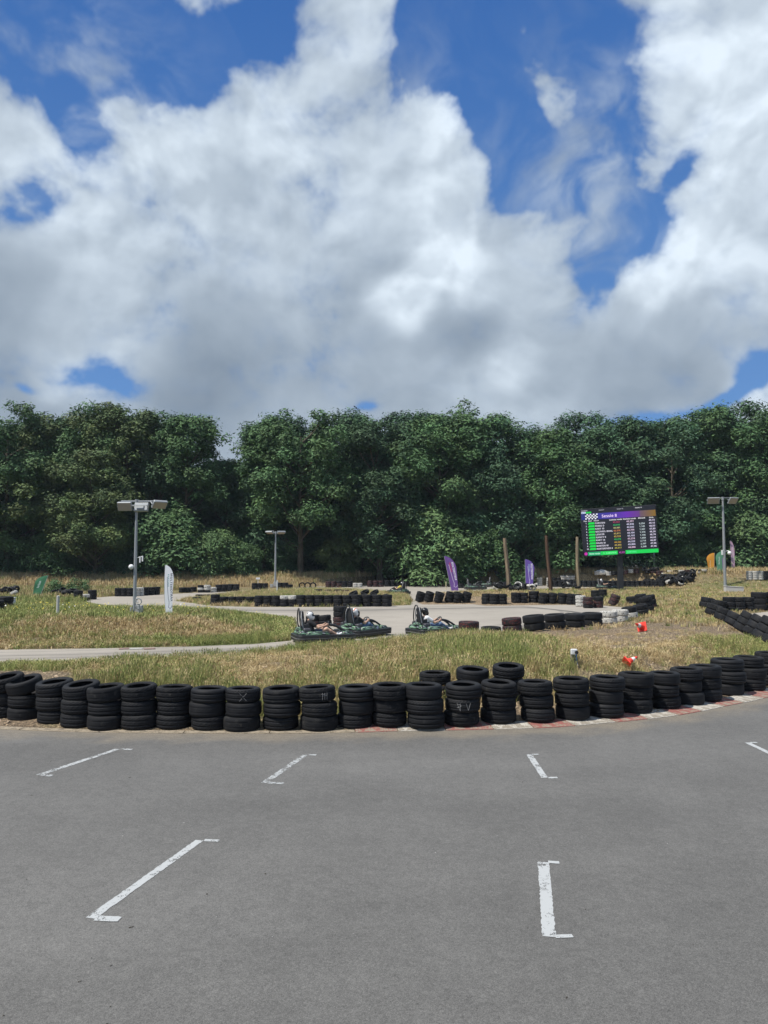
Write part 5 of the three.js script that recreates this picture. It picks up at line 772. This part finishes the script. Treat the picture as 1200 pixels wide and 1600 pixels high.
function kartModel(label, pos, turn, group) {
  const t = thing('go_kart', label, 'go-kart', pos, turn, group);
  const ring = (hw, hd, rr, y0, y1, th) => { const s = rounded(hw, hd, rr, 0.86), h = rounded(hw - th, hd - th, rr - th * 0.6, 0.86); s.holes.push(new THREE.Path(h.getPoints(10).reverse())); return new THREE.ExtrudeGeometry(s, { depth: y1 - y0 - 0.03, bevelSize: 0.02, bevelThickness: 0.015, bevelSegments: 2, curveSegments: 8 }).rotateX(-Math.PI / 2).translate(0, y0 + 0.015, 0); };
  const bp = mesh('bumper', join([ring(1.04, 0.66, 0.26, 0.06, 0.155, 0.10), ring(1.05, 0.67, 0.27, 0.17, 0.275, 0.11)]), PLASTIC, t); mesh('rub_strip', ring(1.058, 0.678, 0.275, 0.155, 0.172, 0.03), std([0.2, 0.2, 0.2], 0.5), bp);
  mesh('floor_pan', new THREE.ExtrudeGeometry(rounded(0.95, 0.57, 0.2, 0.86), { depth: 0.02, bevelEnabled: false }).rotateX(-Math.PI / 2).translate(0, 0.07, 0), IRON, t);
  for (const s of [-1, 1]) { mesh('side_pod', blob(0.85, 0.20, 0.26, (u) => 0.22 * Math.cos(u * 4) - 0.1, 1).translate(-0.30, 0.31, s * 0.47), CAMO, t); }
  mesh('rear_cowl', join([blob(0.42, 0.22, 1.0, (u, v) => 0.25 * Math.cos(v * 5) * 0.6, 2).translate(-0.76, 0.33, 0), box(0.22, 0.1, 0.4, -0.86, 0.46, 0.05, 0.04)]), CAMO, t);
  mesh('engine', join([box(0.3, 0.22, 0.26, -0.66, 0.42, -0.32, 0.03), new THREE.CylinderGeometry(0.07, 0.07, 0.2, 12).rotateX(1.57).translate(-0.62, 0.5, -0.33), box(0.26, 0.2, 0.22, -0.66, 0.40, 0.34, 0.05)]), IRON, t);
  // bucket seat and tall back with its hoop
  const seat = new THREE.Group(); seat.name = 'seat'; t.add(seat);
  mesh('backrest', join([box(0.07, 0.52, 0.40, 0, 0, 0, 0.03).rotateZ(0.24).translate(-0.70, 0.56, 0), box(0.09, 0.30, 0.28, 0, 0, 0, 0.04).rotateZ(0.12).translate(-0.76, 0.92, 0), ...[-1, 1].map((s) => box(0.26, 0.34, 0.04, 0, 0, 0, 0.018).rotateZ(0.24).translate(-0.58, 0.48, s * 0.215)), box(0.42, 0.05, 0.4, -0.46, 0.17, 0, 0.02)]), SEAT, seat);
  mesh('pale_edge', join([-1, 1].map((s) => tube([[-0.72, 0.34, s * 0.2], [-0.80, 0.7, s * 0.185], [-0.815, 0.95, s * 0.14], [-0.80, 1.06, s * 0.09]], 0.017, 16, 6))), std([0.5, 0.5, 0.5], 0.5), seat);
  mesh('roll_hoop', tube([[-0.76, 0.28, -0.24], [-0.86, 0.62, -0.23], [-0.89, 0.98, -0.15], [-0.88, 1.14, -0.06], [-0.88, 1.14, 0.06], [-0.89, 0.98, 0.15], [-0.86, 0.62, 0.23], [-0.76, 0.28, 0.24]], 0.022, 40, 8), PLASTIC, t);
  // steering
  const sw = new THREE.Group(); sw.name = 'steering_wheel'; sw.position.set(WHEEL[0], WHEEL[1], 0); sw.rotation.z = -0.62; t.add(sw); mesh('rim', new THREE.TorusGeometry(0.155, 0.018, 8, 28).rotateY(Math.PI / 2), PLASTIC, sw); mesh('spokes', join([box(0.02, 0.28, 0.03), box(0.02, 0.03, 0.28), new THREE.CylinderGeometry(0.045, 0.045, 0.05, 14).rotateZ(Math.PI / 2)]), IRON, sw);
  mesh('steering_column', bar([0.13, 0.54, 0], [0.55, 0.2, 0], 0.025), IRON, t);
  mesh('front_arch', join([...[-1, 1].map((s) => tube([[0.14, 0.58, s * 0.07], [0.36, 0.56, s * 0.11], [0.62, 0.43, s * 0.16], [0.82, 0.28, s * 0.2]], 0.038, 18, 8)), box(0.40, 0.04, 0.2, 0, 0, 0, 0.02).rotateZ(-0.36).translate(0.44, 0.535, 0)]), PLASTIC, t);
  mesh('nose_cowl', join([blob(0.36, 0.17, 0.74, (u, v) => 0.35 * Math.cos(v * 4) - 0.1, 3).translate(0.80, 0.29, 0)]), CAMO, t);
  mesh('pedals', join([-1, 1].map((s) => box(0.03, 0.16, 0.06, 0.70, 0.26, s * 0.16))), IRON, t);
  for (const [x, z, r, w] of [[-0.66, -0.5, 0.14, 0.19], [-0.66, 0.5, 0.14, 0.19], [0.52, -0.5, 0.13, 0.12], [0.52, 0.5, 0.13, 0.12]]) { const wh = new THREE.Group(); wh.name = 'wheel'; wh.position.set(x, r, z); t.add(wh); mesh('tyre', new THREE.LatheGeometry([[r * 0.5, -w / 2], [r * 0.9, -w / 2], [r, -w * 0.36], [r, w * 0.36], [r * 0.9, w / 2], [r * 0.5, w / 2]].map((p) => new THREE.Vector2(...p)), 24).rotateX(Math.PI / 2), SLICK, wh); mesh('rim', new THREE.CylinderGeometry(r * 0.52, r * 0.52, w * 0.8, 18).rotateX(Math.PI / 2), RIM, wh); }
  return t;
}
{
  // place by the feet of the bumper: rear foot and front foot on the tarmac
  const spot = (rear, front, shift = 0) => { const A = G(...rear), B = G(...front), dx = B[0] - A[0], dz = B[1] - A[1], l = Math.hypot(dx, dz), nx = dz / l, nz = -dx / l; return { pos: [(A[0] + B[0]) / 2 + nx * (0.62 + shift), 0.006, (A[1] + B[1]) / 2 + nz * (0.62 + shift)], turn: Math.atan2(-dz, dx) }; };
  const k1 = spot([465, 1006.5], [557, 1003.5]), k2 = spot([543, 1000], [629, 990.5]), k3 = spot([651, 997.5], [739, 992.5]);
  const first = kartModel('leftmost camouflage go-kart, its front overlapping the second kart', k1.pos, k1.turn, 'camouflage go-karts on the circuit');
  const put = (k, label) => { const c = copyOf(first, label); c.position.set(...k.pos); c.rotation.y = k.turn; return c; };
  put(k2, 'second camouflage go-kart from the left, beside the red daubed tyre stacks'); put(k3, 'right camouflage go-kart driving alone in front of the sandy edge');
  const G1 = 'drivers sitting in the go-karts';
  driver(driverShort, { shirt: CLOTH.black, trousers: CLOTH.shorts, shoes: CLOTH.white, helmet: SHELL.white, stripe: SHELL.black }, 'person in black shirt and shorts with white and black helmet in leftmost kart', k1, G1);
  driver(driverLong, { shirt: CLOTH.black, trousers: CLOTH.jeans, shoes: CLOTH.white, helmet: SHELL.white, stripe: SHELL.orange }, 'person in black shirt and jeans with white and orange helmet in second kart', k2, G1);
  driver(driverLong, { shirt: CLOTH.white, trousers: CLOTH.jeans, shoes: CLOTH.white, helmet: SHELL.black, stripe: SHELL.black }, 'person in white shirt and jeans driving the right kart alone', k3, G1);
  // karts further off
  const far = (px, py, turn, kl, wear, pl) => { const [x, z] = G(px, py), k = { pos: [x, 0.006, z], turn }; put(k, kl); driver(driverLong, wear, pl, k, G1); };
  far(621, 929, 2.3, 'distant go-kart passing behind the low tyre wall in the middle', { shirt: CLOTH.yellow, trousers: CLOTH.black, shoes: CLOTH.black, helmet: SHELL.black, stripe: SHELL.white }, 'person in yellow top and dark helmet in the distant middle kart');
  put({ pos: [...((p) => [p[0], 0.006, p[1]])(G(743, 921.5))], turn: 0.15 }, 'empty dark go-kart parked right of the leaning purple flag'); put({ pos: [...((p) => [p[0], 0.006, p[1]])(G(754, 917))], turn: 2.9 }, 'empty dark go-kart parked behind another one, left of the leftmost pole');
  far(948, 921, -0.3, 'distant go-kart before the black tyre wall left of the scoreboard post', { shirt: CLOTH.black, trousers: CLOTH.black, shoes: CLOTH.white, helmet: SHELL.white, stripe: SHELL.black }, 'person in black with white helmet driving left of the scoreboard post');
}
renderer.render(scene, camera);
